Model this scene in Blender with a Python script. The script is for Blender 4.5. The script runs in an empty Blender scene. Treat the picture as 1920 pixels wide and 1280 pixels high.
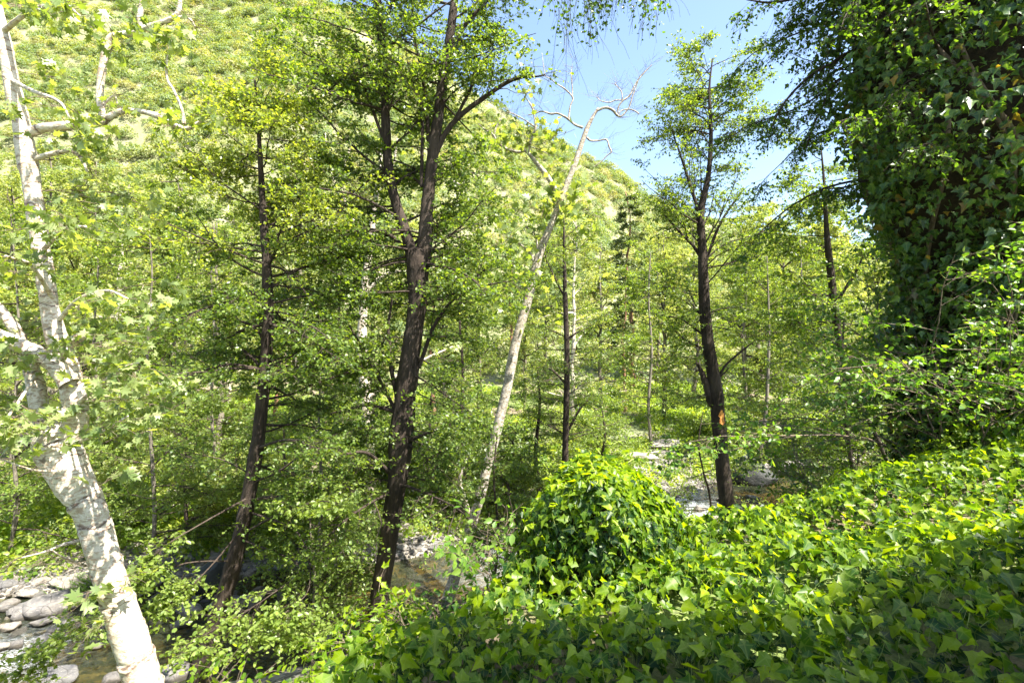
import bpy, math, random
import numpy as np
from mathutils import Matrix, Vector
SC = bpy.context.scene
C = SC.collection
rng = np.random.default_rng(7)
random.seed(7)

# ------------------------------------------------------------------ camera, sky, sun, exposure
EYE = 7.0                                   # metres above the creek
F = 960.0                                   # focal length in photo pixels (1920 wide)
cam_data = bpy.data.cameras.new('camera')
cam_data.sensor_width = 36.0
cam_data.lens = 18.0
cam_data.clip_start = 0.05
cam_data.clip_end = 3000
cam = bpy.data.objects.new('camera', cam_data)
C.objects.link(cam)
cam.location = (0, 0, EYE)
cam.rotation_euler = (math.radians(90), 0, 0)
SC.camera = cam

SUN = np.array([0.44, -0.30, 0.85]); SUN /= np.linalg.norm(SUN)
world = bpy.data.worlds.new("World")
SC.world = world
world.use_nodes = True
wn = world.node_tree.nodes; wl = world.node_tree.links
wn.clear()
sky = wn.new('ShaderNodeTexSky'); sky.sky_type = 'NISHITA'; sky.sun_disc = False
sky.sun_elevation = math.asin(SUN[2]); sky.sun_rotation = math.atan2(SUN[0], SUN[1])
sky.air_density = 1.0; sky.dust_density = 1.3; sky.ozone_density = 1.0; sky.altitude = 0
bgn = wn.new('ShaderNodeBackground'); bgn.inputs['Strength'].default_value = 0.087
wo = wn.new('ShaderNodeOutputWorld')
wl.new(sky.outputs[0], bgn.inputs[0]); wl.new(bgn.outputs[0], wo.inputs[0])
sl = bpy.data.lights.new('sun', 'SUN'); sl.energy = 5.0; sl.angle = math.radians(0.5); sl.color = (1, .95, .86)
so = bpy.data.objects.new('sun', sl); C.objects.link(so); so.location = (20, -14, 40)
so.rotation_euler = Vector(SUN).to_track_quat('Z', 'Y').to_euler()
SC.view_settings.view_transform = 'Standard'; SC.view_settings.look = 'None'
SC.view_settings.exposure = 2.28; SC.view_settings.gamma = 1; SC.view_settings.use_curve_mapping = False
SC.cycles.max_bounces = 8; SC.cycles.diffuse_bounces = 4; SC.cycles.transmission_bounces = 6
SC.cycles.transparent_max_bounces = 8; SC.cycles.glossy_bounces = 2
SC.cycles.sample_clamp_indirect = 6.0
SC.cycles.use_adaptive_sampling = True; SC.cycles.adaptive_threshold = 0.02

# ------------------------------------------------------------------ helpers
def W(px, py, d):
    """point seen at photo pixel (px,py) standing d metres ahead of the camera"""
    return np.array([(px - 960) / F * d, d, EYE - (py - 640) / F * d])
def norm(v):
    return v / np.maximum(np.linalg.norm(v, axis=-1, keepdims=True), 1e-9)
def sines(x, y, seed, base=1.0, octv=4):
    r = np.random.default_rng(seed); out = 0; a = 1.0; f = base; tot = 0
    for _ in range(octv):
        for _ in range(3):
            th = r.uniform(0, 6.28); ph = r.uniform(0, 6.28)
            out = out + a * np.sin((x * math.cos(th) + y * math.sin(th)) * f + ph + 1.3*np.sin(y*f*.6+ph))
        tot += a * 1.7; a *= .55; f *= 2.1
    return out / tot
def sines3(p, seed, base):
    r = np.random.default_rng(seed); out = 0
    for k in range(7):
        v = norm(r.normal(size=3)); f = base * r.uniform(.6, 2.2)
        out = out + np.sin(p @ v * f + r.uniform(0, 6.28)) / (f / base) ** .8
    return out / 3.5
def mesh_np(name, verts, faces, mat, tint=None, smooth=False, mats=None, midx=None):
    verts = np.asarray(verts, np.float32); faces = np.asarray(faces, np.int32)
    me = bpy.data.meshes.new(name); k = faces.shape[1]; n = len(faces)
    me.vertices.add(len(verts)); me.vertices.foreach_set('co', verts.ravel())
    me.loops.add(n * k); me.loops.foreach_set('vertex_index', faces.ravel())
    me.polygons.add(n)
    me.polygons.foreach_set('loop_start', np.arange(0, n * k, k, dtype=np.int32))
    me.polygons.foreach_set('loop_total', np.full(n, k, np.int32))
    if smooth: me.polygons.foreach_set('use_smooth', np.ones(n, bool))
    if tint is not None:
        at = me.attributes.new('tint', 'FLOAT', 'FACE'); at.data.foreach_set('value', np.asarray(tint, np.float32))
    me.materials.append(mat)
    me.update(calc_edges=True)
    return me
def link(name, me, parent=None, kind=None, label=None, cat=None, group=None):
    o = bpy.data.objects.new(name, me); C.objects.link(o)
    if parent is not None: o.parent = parent
    tag(o, label, cat, group, kind)
    return o
def tag(o, label=None, cat=None, group=None, kind=None):
    if label: o['label'] = label
    if cat: o['category'] = cat
    if group: o['group'] = group
    if kind: o['kind'] = kind
    return o
def thing(name, label, cat, loc=(0, 0, 0), group=None):
    o = bpy.data.objects.new(name, None); C.objects.link(o); o.empty_display_size = .2
    o.location = [float(v) for v in loc]
    return tag(o, label, cat, group)

class Geo:                                   # collects triangles / quads of one mesh
    def __init__(s): s.v = []; s.f = []; s.t = []; s.w = []; s.n = 0
    def add(s, v, f, t=None, w=None):
        s.w.append(np.zeros(len(v)) if w is None else w)
        s.v.append(v); s.f.append(f + s.n); s.n += len(v)
        s.t.append(np.full(len(f), .5) if t is None else t)
    def mesh(s, name, mat, origin=None, smooth=False):
        v = np.concatenate(s.v); 
        if origin is not None: v = v - np.asarray(origin)
        me = mesh_np(name, v, np.concatenate(s.f), mat, np.concatenate(s.t), smooth)
        me.attributes.new('vein', 'FLOAT', 'POINT').data.foreach_set('value', np.concatenate(s.w).astype(np.float32))
        return me

def curves(S, D, L, n, droop=0., wob=.15, up=0.):
    M = len(S); P = np.zeros((M, n, 3)); P[:, 0] = S; d = norm(D)
    st = (L / (n - 1))[:, None]
    for i in range(1, n):
        d = norm(d + wob * rng.normal(size=(M, 3)) + np.array([0, 0, (up - droop) / n]))
        P[:, i] = P[:, i - 1] + d * st
    return P
def tubes(P, R, sides):
    """batch of tapered tubes, P (M,n,3), R (M,n) -> verts, quads"""
    M, n, _ = P.shape
    T = np.gradient(P, axis=1); T = norm(T)
    ref = np.where(np.abs(T[..., 2:3]) > .9, np.array([1., 0, 0]), np.array([0, 0, 1.]))
    ref = np.broadcast_to(ref[:, n // 2:n // 2 + 1], T.shape)
    A = norm(np.cross(T, ref)); B = np.cross(T, A)
    th = np.arange(sides) * 2 * math.pi / sides
    V = P[:, :, None] + R[:, :, None, None] * (A[:, :, None] * np.cos(th)[None, None, :, None] + B[:, :, None] * np.sin(th)[None, None, :, None])
    V = V.reshape(-1, 3)
    i = np.arange(n - 1)[:, None]; j = np.arange(sides)[None]
    q = np.stack([i * sides + j, i * sides + (j + 1) % sides, (i + 1) * sides + (j + 1) % sides, (i + 1) * sides + j], -1).reshape(-1, 4)
    q = (q[None] + (np.arange(M) * n * sides)[:, None, None]).reshape(-1, 4)
    return V, q
def catmull(pts, m):
    pts = np.asarray(pts, float); n = len(pts)
    if n < 3:
        t = np.linspace(0, 1, m)[:, None]; return pts[0] * (1 - t) + pts[-1] * t
    ext = np.vstack([2 * pts[0] - pts[1], pts, 2 * pts[-1] - pts[-2]])
    u = np.linspace(0, n - 1 - 1e-6, m); k = u.astype(int); t = (u - k)[:, None]
    p0, p1, p2, p3 = ext[k], ext[k + 1], ext[k + 2], ext[k + 3]
    return .5 * (2 * p1 + (p2 - p0) * t + (2 * p0 - 5 * p1 + 4 * p2 - p3) * t ** 2 + (3 * p1 - p0 - 3 * p2 + p3) * t ** 3)
WF = 1.0
def stem(px, d, m=40, dd=0):
    """px: list of (x,y,width px[,depth offset]) -> world points + radii"""
    P = np.array([np.r_[W(p[0], p[1], d + (p[3] if len(p) > 3 else 0)), WF * p[2] / 2 / F * d / math.sqrt(1 + ((p[0] - 960) / F) ** 2)] for p in px])
    Q = catmull(P, m); return Q[:, :3], np.maximum(Q[:, 3], .003)
def bark_tube(P, R, sides=20, lump=.08, furrow=.0, seed=0, cuts=0):
    """one detailed stem: uneven radius, lumps, optional furrows; closed at the end"""
    n = len(P); T = norm(np.gradient(P, axis=0))
    ref = np.array([0, 1., 0]) if abs(T[n // 2][1]) < .8 else np.array([0, 0, 1.])
    A = norm(np.cross(T, ref)); B = np.cross(T, A)
    th = np.arange(sides) * 2 * math.pi / sides
    ring = A[:, None] * np.cos(th)[None, :, None] + B[:, None] * np.sin(th)[None, :, None]
    V = P[:, None] + R[:, None, None] * ring
    s = sines3(V.reshape(-1, 3), seed + 11, 4.5 / max(R.mean() * 4, .25)).reshape(n, sides)
    s2 = sines3(V.reshape(-1, 3), seed + 5, 30).reshape(n, sides)
    fr = np.sin(th * 9 + 2 * np.sin(np.arange(n)[:, None] * .25 + seed))[:, :] * furrow
    k = 1 + lump * s + lump * .35 * s2 + fr
    ridge = np.zeros((n, sides))
    if cuts:
        L = np.r_[0, np.cumsum(np.linalg.norm(np.diff(P, axis=0), axis=1))]
        r = np.random.default_rng(seed)
        for c in r.uniform(0, L[-1], cuts):
            ph = r.uniform(0, 6.28); wob = c + .35 * R.mean() * np.sin(th + ph) + .12 * R.mean() * np.sin(3 * th + 2 * ph)   # folds slant round the stem
            w0 = .010 + .10 * R.mean(); dl = L[:, None] - wob[None]; arc = np.clip(np.sin(th * r.choice([1, 1, 2]) + r.uniform(0, 6.28)) + .75, 0, 1)[None]
            k = k + r.uniform(.03, .10) * np.exp(-(dl / (w0 * 1.6)) ** 2) * arc - .05 * np.exp(-((dl - w0 * 1.5) / w0) ** 2) * arc
            ridge = np.maximum(ridge, np.exp(-((dl - w0 * .9) / (w0 * .55)) ** 2) * arc)
    V = P[:, None] + (R[:, None] * k)[..., None] * ring
    V = V.reshape(-1, 3)
    i = np.arange(n - 1)[:, None]; j = np.arange(sides)[None]
    q = np.stack([i * sides + j, i * sides + (j + 1) % sides, (i + 1) * sides + (j + 1) % sides, (i + 1) * sides + j], -1).reshape(-1, 4)
    V = np.vstack([V, P[-1:] + T[-1:] * R[-1] * .6]); e = len(V) - 1
    global RIDGE; RIDGE = np.r_[ridge.ravel(), 0.].astype(np.float32)
    a = (n - 1) * sides + np.arange(sides); b = (n - 1) * sides + (np.arange(sides) + 1) % sides
    q = np.vstack([q, np.stack([a, b, np.full(sides, e), np.full(sides, e)], -1)])
    return V, q
def bark_obj(name, P, R, mat, parent, origin, sides=20, lump=.08, furrow=0, seed=0, cuts=0, label=None, kind=None):
    V, q = bark_tube(P, R, sides, lump, furrow, seed, cuts)
    # triangles (last ring uses degenerate quads -> split all)
    tri = np.vstack([q[:, [0, 1, 2]], q[:, [0, 2, 3]]]); tri = tri[(tri[:, 0] != tri[:, 1]) & (tri[:, 1] != tri[:, 2]) & (tri[:, 0] != tri[:, 2])]
    me = mesh_np(name, V - origin, tri, mat, None, True)
    if cuts: me.attributes.new('ridge', 'FLOAT', 'POINT').data.foreach_set('value', RIDGE)
    return link(name, me, parent, kind, label)

# leaf outlines: (along midrib, across, out of plane), triangles
L_OVAL = (np.array([[0, 0, 0], [.45, -.33, .07], [1, 0, -.03], [.45, .33, .07]]), np.array([[0, 1, 2], [0, 2, 3]]), np.array([1., 0, 1, 0]))
L_OVAL6 = (np.array([[0, 0, 0], [.25, -.27, .05], [.62, -.27, .06], [1, 0, -.06], [.62, .27, .06], [.25, .27, .05]]),
           np.array([[0, 1, 2], [0, 2, 3], [0, 3, 4], [0, 4, 5]]), np.array([1., 0, 0, 1, 0, 0]))
def _lobed(tips, notches, fold=.10, droop=.12):
    # right half outline from base to tip, mirrored
    pts = [[0, 0, 0]]; half = []
    for a, b in zip(tips, notches + [None]):
        half.append(a)
        if b is not None: half.append(b)
    R = half; 
    Lh = [(x, -y) for x, y in reversed(half[:-1])]
    out = R + Lh
    v = [[.12, 0, 0]] + [[x, y, fold * abs(y) * 1.6 - droop * x * x] for x, y in out]
    n = len(out); f = [[0, 1 + i, 1 + i + 1] for i in range(n - 1)] + [[0, n, 1]]
    vein = [1.] + [1. if i % 2 == 0 else 0. for i in range(n)]
    return np.array(v), np.array(f), np.array(vein)
L_IVY = _lobed([(-.15, .22), (.28, .52), (1.04, 0)], [(.08, .33), (.46, .27)], fold=.24, droop=.2)
L_SYC = _lobed([(-.08, .30), (.30, .66), (.72, .44), (1.0, 0)], [(.16, .28), (.42, .26), (.62, .16)], fold=.06, droop=.2)
def place_leaves(geo, shape, P, N, D, size, tint):
    v, f, vn = shape
    D = norm(D - N * np.sum(D * N, -1, keepdims=True)); S = np.cross(N, D)
    V = P[:, None] + size[:, None, None] * (v[None, :, 0:1] * D[:, None] + v[None, :, 1:2] * S[:, None] + v[None, :, 2:3] * N[:, None])
    m = len(P); fa = (f[None] + (np.arange(m) * len(v))[:, None, None]).reshape(-1, 3)
    geo.add(V.reshape(-1, 3), fa, np.repeat(tint, len(f)), np.tile(vn, m))
def leaf_frames(n, updir=.8, out=None, droop=.35):
    N = norm(rng.normal(size=(n, 3)) * .75 + np.array([0, 0, updir]))
    D = rng.normal(size=(n, 3)) * .7 + np.array([0, 0, -droop])
    if out is not None: D = D + out
    return N, norm(D)

# ------------------------------------------------------------------ materials
def nodes(name):
    m = bpy.data.materials.new(name); m.use_nodes = True; nt = m.node_tree; nt.nodes.clear()
    o = nt.nodes.new('ShaderNodeOutputMaterial'); return m, nt, o
def N_(nt, t, **kw):
    n = nt.nodes.new(t)
    for k, v in kw.items(): setattr(n, k, v)
    return n
def ramp(nt, stops, src=None, interp='LINEAR'):
    r = N_(nt, 'ShaderNodeValToRGB'); r.color_ramp.interpolation = interp
    e = r.color_ramp.elements
    while len(e) < len(stops): e.new(.5)
    for i, (p, c) in enumerate(stops):
        e[i].position = p; e[i].color = (*c, 1) if len(c) == 3 else c
    if src is not None: nt.links.new(src, r.inputs[0])
    return r
def mix(nt, fac, a, b, mode='MIX'):
    m = N_(nt, 'ShaderNodeMix', data_type='RGBA', blend_type=mode)
    for s, v in ((m.inputs[0], fac), (m.inputs[6], a), (m.inputs[7], b)):
        if isinstance(v, (int, float)): s.default_value = v
        elif isinstance(v, tuple): s.default_value = (*v, 1)
        else: nt.links.new(v, s)
    return m.outputs[2]
def leaf_mat(name, cols, trans=(2.4, 2.3, .5), k=.45, rough=.42, spec=.45, obj_random=False, inst=False, veins=0., gain=1.0):
    m, nt, o = nodes(name)
    at = N_(nt, 'ShaderNodeAttribute', attribute_name='tint')
    src = at.outputs['Fac']
    if inst:
        oi = N_(nt, 'ShaderNodeObjectInfo'); ma = N_(nt, 'ShaderNodeMath', operation='MULTIPLY_ADD')
        nt.links.new(oi.outputs['Random'], ma.inputs[0]); ma.inputs[1].default_value = .75
        mb = N_(nt, 'ShaderNodeMath', operation='MULTIPLY'); nt.links.new(src, mb.inputs[0]); mb.inputs[1].default_value = .25
        nt.links.new(mb.outputs[0], ma.inputs[2]); src = ma.outputs[0]
    if obj_random:
        oi = N_(nt, 'ShaderNodeObjectInfo'); ma = N_(nt, 'ShaderNodeMath', operation='MULTIPLY_ADD')
        nt.links.new(oi.outputs['Random'], ma.inputs[0]); ma.inputs[1].default_value = .45
        mb = N_(nt, 'ShaderNodeMath', operation='MULTIPLY'); nt.links.new(src, mb.inputs[0]); mb.inputs[1].default_value = .6
        nt.links.new(mb.outputs[0], ma.inputs[2]); src = ma.outputs[0]
    n = len(cols); r = ramp(nt, [(i / (n - 1), tuple(v * gain for v in c)) for i, c in enumerate(cols)], src)
    if veins:
        av = N_(nt, 'ShaderNodeAttribute', attribute_name='vein'); rv = ramp(nt, [(.80, (0, 0, 0)), (1, (veins,) * 3)], av.outputs['Fac'])
        tcn = N_(nt, 'ShaderNodeTexCoord'); nn = N_(nt, 'ShaderNodeTexNoise'); nn.inputs['Scale'].default_value = 34; nt.links.new(tcn.outputs['Object'], nn.inputs[0])
        b0 = mix(nt, ramp(nt, [(.35, (.35, .35, .35)), (.65, (0, 0, 0))], nn.outputs[0]).outputs[0], r.outputs[0], (.015, .06, .015))
        class _O: pass
        r2 = _O(); r2.outputs = [mix(nt, rv.outputs[0], b0, (.24, .30, .07))]; r = r2
    p = N_(nt, 'ShaderNodeBsdfPrincipled'); p.inputs['Roughness'].default_value = rough
    p.inputs['Specular IOR Level'].default_value = spec
    nt.links.new(r.outputs[0], p.inputs['Base Color'])
    mx = N_(nt, 'ShaderNodeMix', data_type='RGBA', blend_type='MULTIPLY'); mx.inputs[0].default_value = 1
    mx.clamp_result = False
    nt.links.new(r.outputs[0], mx.inputs[6]); mx.inputs[7].default_value = (*trans, 1)
    t = N_(nt, 'ShaderNodeBsdfTranslucent'); nt.links.new(mx.outputs[2], t.inputs['Color'])
    ms = N_(nt, 'ShaderNodeMixShader'); ms.inputs[0].default_value = k
    nt.links.new(p.outputs[0], ms.inputs[1]); nt.links.new(t.outputs[0], ms.inputs[2])
    nt.links.new(ms.outputs[0], o.inputs[0]); return m
M = {}
M['alder'] = leaf_mat('alder_leaf', [(.045, .085, .018), (.105, .162, .030), (.195, .25, .055)])
M['alder_sunlit'] = leaf_mat('alder_sunlit_leaf', [(.11, .155, .03), (.205, .255, .05), (.29, .325, .085)])  # paler copy of the alder leaf, sunlight on the crown top put into its colour
M['sycamore'] = leaf_mat('sycamore_leaf', [(.09, .135, .04), (.17, .22, .075), (.28, .32, .14)])
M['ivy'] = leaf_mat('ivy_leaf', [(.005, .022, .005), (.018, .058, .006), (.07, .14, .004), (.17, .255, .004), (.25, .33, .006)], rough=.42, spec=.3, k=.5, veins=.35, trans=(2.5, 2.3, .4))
M['ivy_dark'] = leaf_mat('ivy_dark_leaf', [(.016, .035, .012), (.03, .07, .016), (.055, .12, .02), (.10, .17, .03), (.09, .06, .02), (.33, .18, .02)], k=.3, rough=.38, veins=.35)
M['willow'] = leaf_mat('willow_leaf', [(.03, .07, .012), (.07, .13, .02), (.13, .2, .03)])
M['shrub'] = leaf_mat('shrub_leaf', [(.04, .10, .015), (.09, .18, .025), (.2, .28, .05)])
M['forest'] = leaf_mat('forest_leaf', [(.09, .14, .035), (.175, .225, .055), (.265, .30, .09), (.34, .36, .14)], obj_random=True, trans=(2.0, 1.95, .75), k=.5)
M['pine'] = leaf_mat('pine_needle', [(.05, .085, .02), (.10, .13, .035), (.14, .17, .05)], k=.2)
M['chaparral'] = leaf_mat('chaparral_leaf', [(.09, .13, .055), (.165, .205, .08), (.125, .18, .095), (.205, .24, .095), (.25, .26, .115), (.27, .23, .14)], inst=True, k=.3, spec=.1, gain=1.0)
M['herb'] = leaf_mat('herb_leaf', [(.07, .13, .02), (.17, .25, .03), (.32, .36, .06)], inst=True)
M['grass'] = leaf_mat('grass_blade', [(.07, .15, .02), (.11, .2, .02), (.2, .27, .05)])

def coords(nt, scale=(1, 1, 1)):
    tc = N_(nt, 'ShaderNodeTexCoord'); mp = N_(nt, 'ShaderNodeMapping'); mp.inputs['Scale'].default_value = scale
    nt.links.new(tc.outputs['Object'], mp.inputs[0]); return mp.outputs[0]
def tex(nt, vec, scale, detail=4, rough=.6, kind='noise', dist=0):
    if kind == 'noise':
        n = N_(nt, 'ShaderNodeTexNoise'); n.inputs['Scale'].default_value = scale; n.inputs['Detail'].default_value = detail
        n.inputs['Roughness'].default_value = rough; n.inputs['Distortion'].default_value = dist
    else:
        n = N_(nt, 'ShaderNodeTexVoronoi', feature=kind); n.inputs['Scale'].default_value = scale
    nt.links.new(vec, n.inputs['Vector']); return n.outputs[0]
def finish(nt, o, col, rough=.85, bump=None, bd=.02, bs=.6, spec=.3):
    p = N_(nt, 'ShaderNodeBsdfPrincipled'); p.inputs['Specular IOR Level'].default_value = spec
    if isinstance(rough, (int, float)): p.inputs['Roughness'].default_value = rough
    else: nt.links.new(rough, p.inputs['Roughness'])
    if isinstance(col, tuple): p.inputs['Base Color'].default_value = (*col, 1)
    else: nt.links.new(col, p.inputs['Base Color'])
    if bump is not None:
        b = N_(nt, 'ShaderNodeBump'); b.inputs['Distance'].default_value = bd; b.inputs['Strength'].default_value = bs
        nt.links.new(bump, b.inputs['Height']); nt.links.new(b.outputs[0], p.inputs['Normal'])
    nt.links.new(p.outputs[0], o.inputs[0]); return p
def bark_dark(name, a, b, c):
    m, nt, o = nodes(name); v = coords(nt, (9, 9, 1.6)); v2 = coords(nt)
    n1 = tex(nt, v, 2.2, 6, .7, dist=.6); n2 = tex(nt, v2, 1.3, 3)
    col = ramp(nt, [(.32, a), (.52, b), (.72, c)], n1).outputs[0]
    col = mix(nt, ramp(nt, [(.45, (0, 0, 0)), (.65, (.6, .6, .6))], n2).outputs[0], col, c)
    finish(nt, o, col, .9, n1, .05, 1); return m
M['bark_alder'] = bark_dark('alder_bark', (.012, .009, .007), (.035, .024, .017), (.075, .056, .042))
M['bark_grey'] = bark_dark('grey_bark', (.05, .042, .032), (.14, .12, .09), (.24, .21, .16))
M['bark_pine'] = bark_dark('pine_bark', (.06, .028, .018), (.24, .12, .07), (.36, .21, .13))
M['twig'] = bark_dark('twig_bark', (.06, .045, .03), (.16, .12, .08), (.28, .22, .16))
M['twig_dark'] = bark_dark('dark_twig_bark', (.02, .015, .012), (.05, .035, .025), (.09, .07, .05))
def bark_white(name, light, mid, dark, amt):
    m, nt, o = nodes(name); v = coords(nt); vs = coords(nt, (1.3, 1.3, 2.6)); vc = coords(nt, (.7, .7, 5))
    n1 = tex(nt, v, 5, 5, .65, dist=.5); n2 = tex(nt, vs, 12, 5, .7); n3 = tex(nt, v, 26, 4, .7)
    col = ramp(nt, [(.38, light), (.5, mid), (.56, light)], n1).outputs[0]
    col = mix(nt, ramp(nt, [(.56 - amt, (0, 0, 0)), (.60 - amt, (.85, .85, .85))], n2).outputs[0], col, dark)
    col = mix(nt, ramp(nt, [(.66, (0, 0, 0)), (.7, (.8, .8, .8))], n3).outputs[0], col, (.14, .10, .07))
    vo = N_(nt, 'ShaderNodeTexVoronoi', feature='DISTANCE_TO_EDGE'); vo.inputs['Scale'].default_value = 1.9
    dn = N_(nt, 'ShaderNodeMix', data_type='RGBA'); dn.inputs[0].default_value = .16
    nz = N_(nt, 'ShaderNodeTexNoise'); nz.inputs['Scale'].default_value = 5; nt.links.new(v, nz.inputs[0])
    nt.links.new(vc, dn.inputs[6]); nt.links.new(nz.outputs[1], dn.inputs[7]); nt.links.new(dn.outputs[2], vo.inputs['Vector'])
    crack = ramp(nt, [(.008, (.9, .9, .9)), (.022, (0, 0, 0))], vo.outputs[0]).outputs[0]
    gate = ramp(nt, [(.48, (0, 0, 0)), (.58, (1, 1, 1))], tex(nt, v, 2.2, 2)).outputs[0]
    crack = mix(nt, 1.0, crack, gate, 'MULTIPLY')
    col = mix(nt, crack, col, (.10, .065, .045))
    at = N_(nt, 'ShaderNodeAttribute', attribute_name='ridge'); mm = N_(nt, 'ShaderNodeMath', operation='MULTIPLY'); nt.links.new(at.outputs['Fac'], mm.inputs[0])
    nt.links.new(ramp(nt, [(.36, (.15, .15, .15)), (.5, (1, 1, 1))], n2).outputs[0], mm.inputs[1])
    col = mix(nt, mm.outputs[0], col, (.075, .045, .03))
    finish(nt, o, col, .75, n2, .012, .7); return m
M['bark_white'] = bark_white('white_sycamore_bark', (.55, .50, .42), (.42, .38, .28), (.30, .22, .15), .05)
M['bark_white2'] = bark_white('mottled_sycamore_bark', (.50, .46, .39), (.32, .29, .22), (.18, .14, .10), .07)
def rock_mat(name, a, b, c, vein=.5):
    m, nt, o = nodes(name); v = coords(nt); vb = coords(nt, (1, 1, 3.5))
    oi = N_(nt, 'ShaderNodeObjectInfo')
    n1 = tex(nt, v, 2.5, 6, .65); n2 = tex(nt, vb, 4.5, 5, .7, dist=1.2); n3 = tex(nt, v, 30, 3)
    col = ramp(nt, [(.3, a), (.5, b), (.7, c)], n1).outputs[0]
    col = mix(nt, ramp(nt, [(.57, (0, 0, 0)), (.63, (vein, vein, vein))], n2).outputs[0], col, (.50, .48, .44))
    col = mix(nt, ramp(nt, [(0, (.72, .70, .68)), (.5, (1, .97, .92)), (1, (1.25, 1.25, 1.28))], oi.outputs['Random']).outputs[0], (0, 0, 0), col, 'MIX') if False else mix(nt, 1.0, col, ramp(nt, [(0, (.6, .6, .62)), (.5, (.85, .8, .76)), (1, (1, 1, 1))], oi.outputs['Random']).outputs[0], 'MULTIPLY')
    ge = N_(nt, 'ShaderNodeNewGeometry'); sx = N_(nt, 'ShaderNodeSeparateXYZ'); nt.links.new(ge.outputs['Position'], sx.inputs[0])
    wet = N_(nt, 'ShaderNodeMapRange'); wet.inputs[1].default_value = .13; wet.inputs[2].default_value = .07; nt.links.new(sx.outputs[2], wet.inputs[0])
    col = mix(nt, wet.outputs[0], col, mix(nt, 1.0, col, (.42, .40, .34), 'MULTIPLY'))
    ro = N_(nt, 'ShaderNodeMapRange'); ro.inputs[3].default_value = .85; ro.inputs[4].default_value = .3; nt.links.new(wet.outputs[0], ro.inputs[0])
    cr_ = N_(nt, 'ShaderNodeTexVoronoi', feature='DISTANCE_TO_EDGE'); cr_.inputs['Scale'].default_value = 1.3; nt.links.new(coords(nt, (1, 1.4, 2.6)), cr_.inputs['Vector'])
    col = mix(nt, ramp(nt, [(.01, (.7, .7, .7)), (.03, (0, 0, 0))], cr_.outputs[0]).outputs[0], col, (.05, .045, .04))
    hb = N_(nt, 'ShaderNodeMath', operation='ADD'); nt.links.new(n2, hb.inputs[0]); nt.links.new(n3, hb.inputs[1])
    finish(nt, o, col, ro.outputs[0], hb.outputs[0], .05, .8); return m
M['rock'] = rock_mat('creek_rock', (.12, .12, .125), (.19, .187, .18), (.29, .275, .25))
M['rock_pale'] = rock_mat('pale_rock', (.20, .185, .16), (.30, .275, .24), (.42, .39, .34))
M['rock_shaded'] = rock_mat('shade_toned_rock', (.025, .03, .03), (.042, .048, .047), (.07, .075, .072), .05)  # grey rock coloured darker to stand in for the shade on these boulders
def ground_mat():
    m, nt, o = nodes('forest_floor'); v = coords(nt)
    n1 = tex(nt, v, .35, 5, .7); n2 = tex(nt, v, 3.5, 6, .75); n3 = tex(nt, v, 22, 4, .7)
    col = ramp(nt, [(.3, (.07, .055, .035)), (.5, (.16, .125, .08)), (.7, (.27, .22, .15))], n2).outputs[0]
    col = mix(nt, ramp(nt, [(.44, (0, 0, 0)), (.54, (.9, .9, .9))], n1).outputs[0], col, ramp(nt, [(.35, (.05, .09, .02)), (.65, (.17, .22, .05))], n3).outputs[0])
    # gravel near the creek (low ground)
    ge = N_(nt, 'ShaderNodeNewGeometry'); sx = N_(nt, 'ShaderNodeSeparateXYZ'); nt.links.new(ge.outputs['Position'], sx.inputs[0])
    mr = N_(nt, 'ShaderNodeMapRange'); mr.inputs[1].default_value = .95; mr.inputs[2].default_value = .35; nt.links.new(sx.outputs[2], mr.inputs[0])
    vg = N_(nt, 'ShaderNodeTexVoronoi'); vg.inputs['Scale'].default_value = 9; nt.links.new(v, vg.inputs['Vector'])
    hs = N_(nt, 'ShaderNodeSeparateColor'); nt.links.new(vg.outputs['Color'], hs.inputs[0])
    gcol = ramp(nt, [(0, (.06, .055, .045)), (.5, (.17, .15, .12)), (1, (.34, .31, .26))], hs.outputs[0]).outputs[0]
    col = mix(nt, mr.outputs[0], col, gcol)
    mr2 = N_(nt, 'ShaderNodeMapRange'); mr2.inputs[1].default_value = -.02; mr2.inputs[2].default_value = -.12; nt.links.new(sx.outputs[2], mr2.inputs[0])
    bed = ramp(nt, [(0, (.05, .035, .015)), (.6, (.17, .105, .04)), (1, (.34, .24, .10))], hs.outputs[0]).outputs[0]
    col = mix(nt, mr2.outputs[0], col, bed)
    finish(nt, o, col, .95, n3, .03, 1); return m
M['ground'] = ground_mat()
def hill_mat():
    m, nt, o = nodes('hillside_soil'); v = coords(nt)
    n1 = tex(nt, v, .035, 6, .75); n2 = tex(nt, v, .25, 6, .8); n3 = tex(nt, v, .9, 4, .7)
    col = ramp(nt, [(.35, (.14, .16, .07)), (.55, (.20, .20, .10)), (.66, (.27, .24, .16)), (.8, (.34, .29, .22))], n2).outputs[0]
    col = mix(nt, ramp(nt, [(.60, (0, 0, 0)), (.68, (.8, .8, .8))], n1).outputs[0], col, (.36, .29, .23))
    finish(nt, o, col, .95, n3, .6, 1); return m
M['hill'] = hill_mat()
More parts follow.
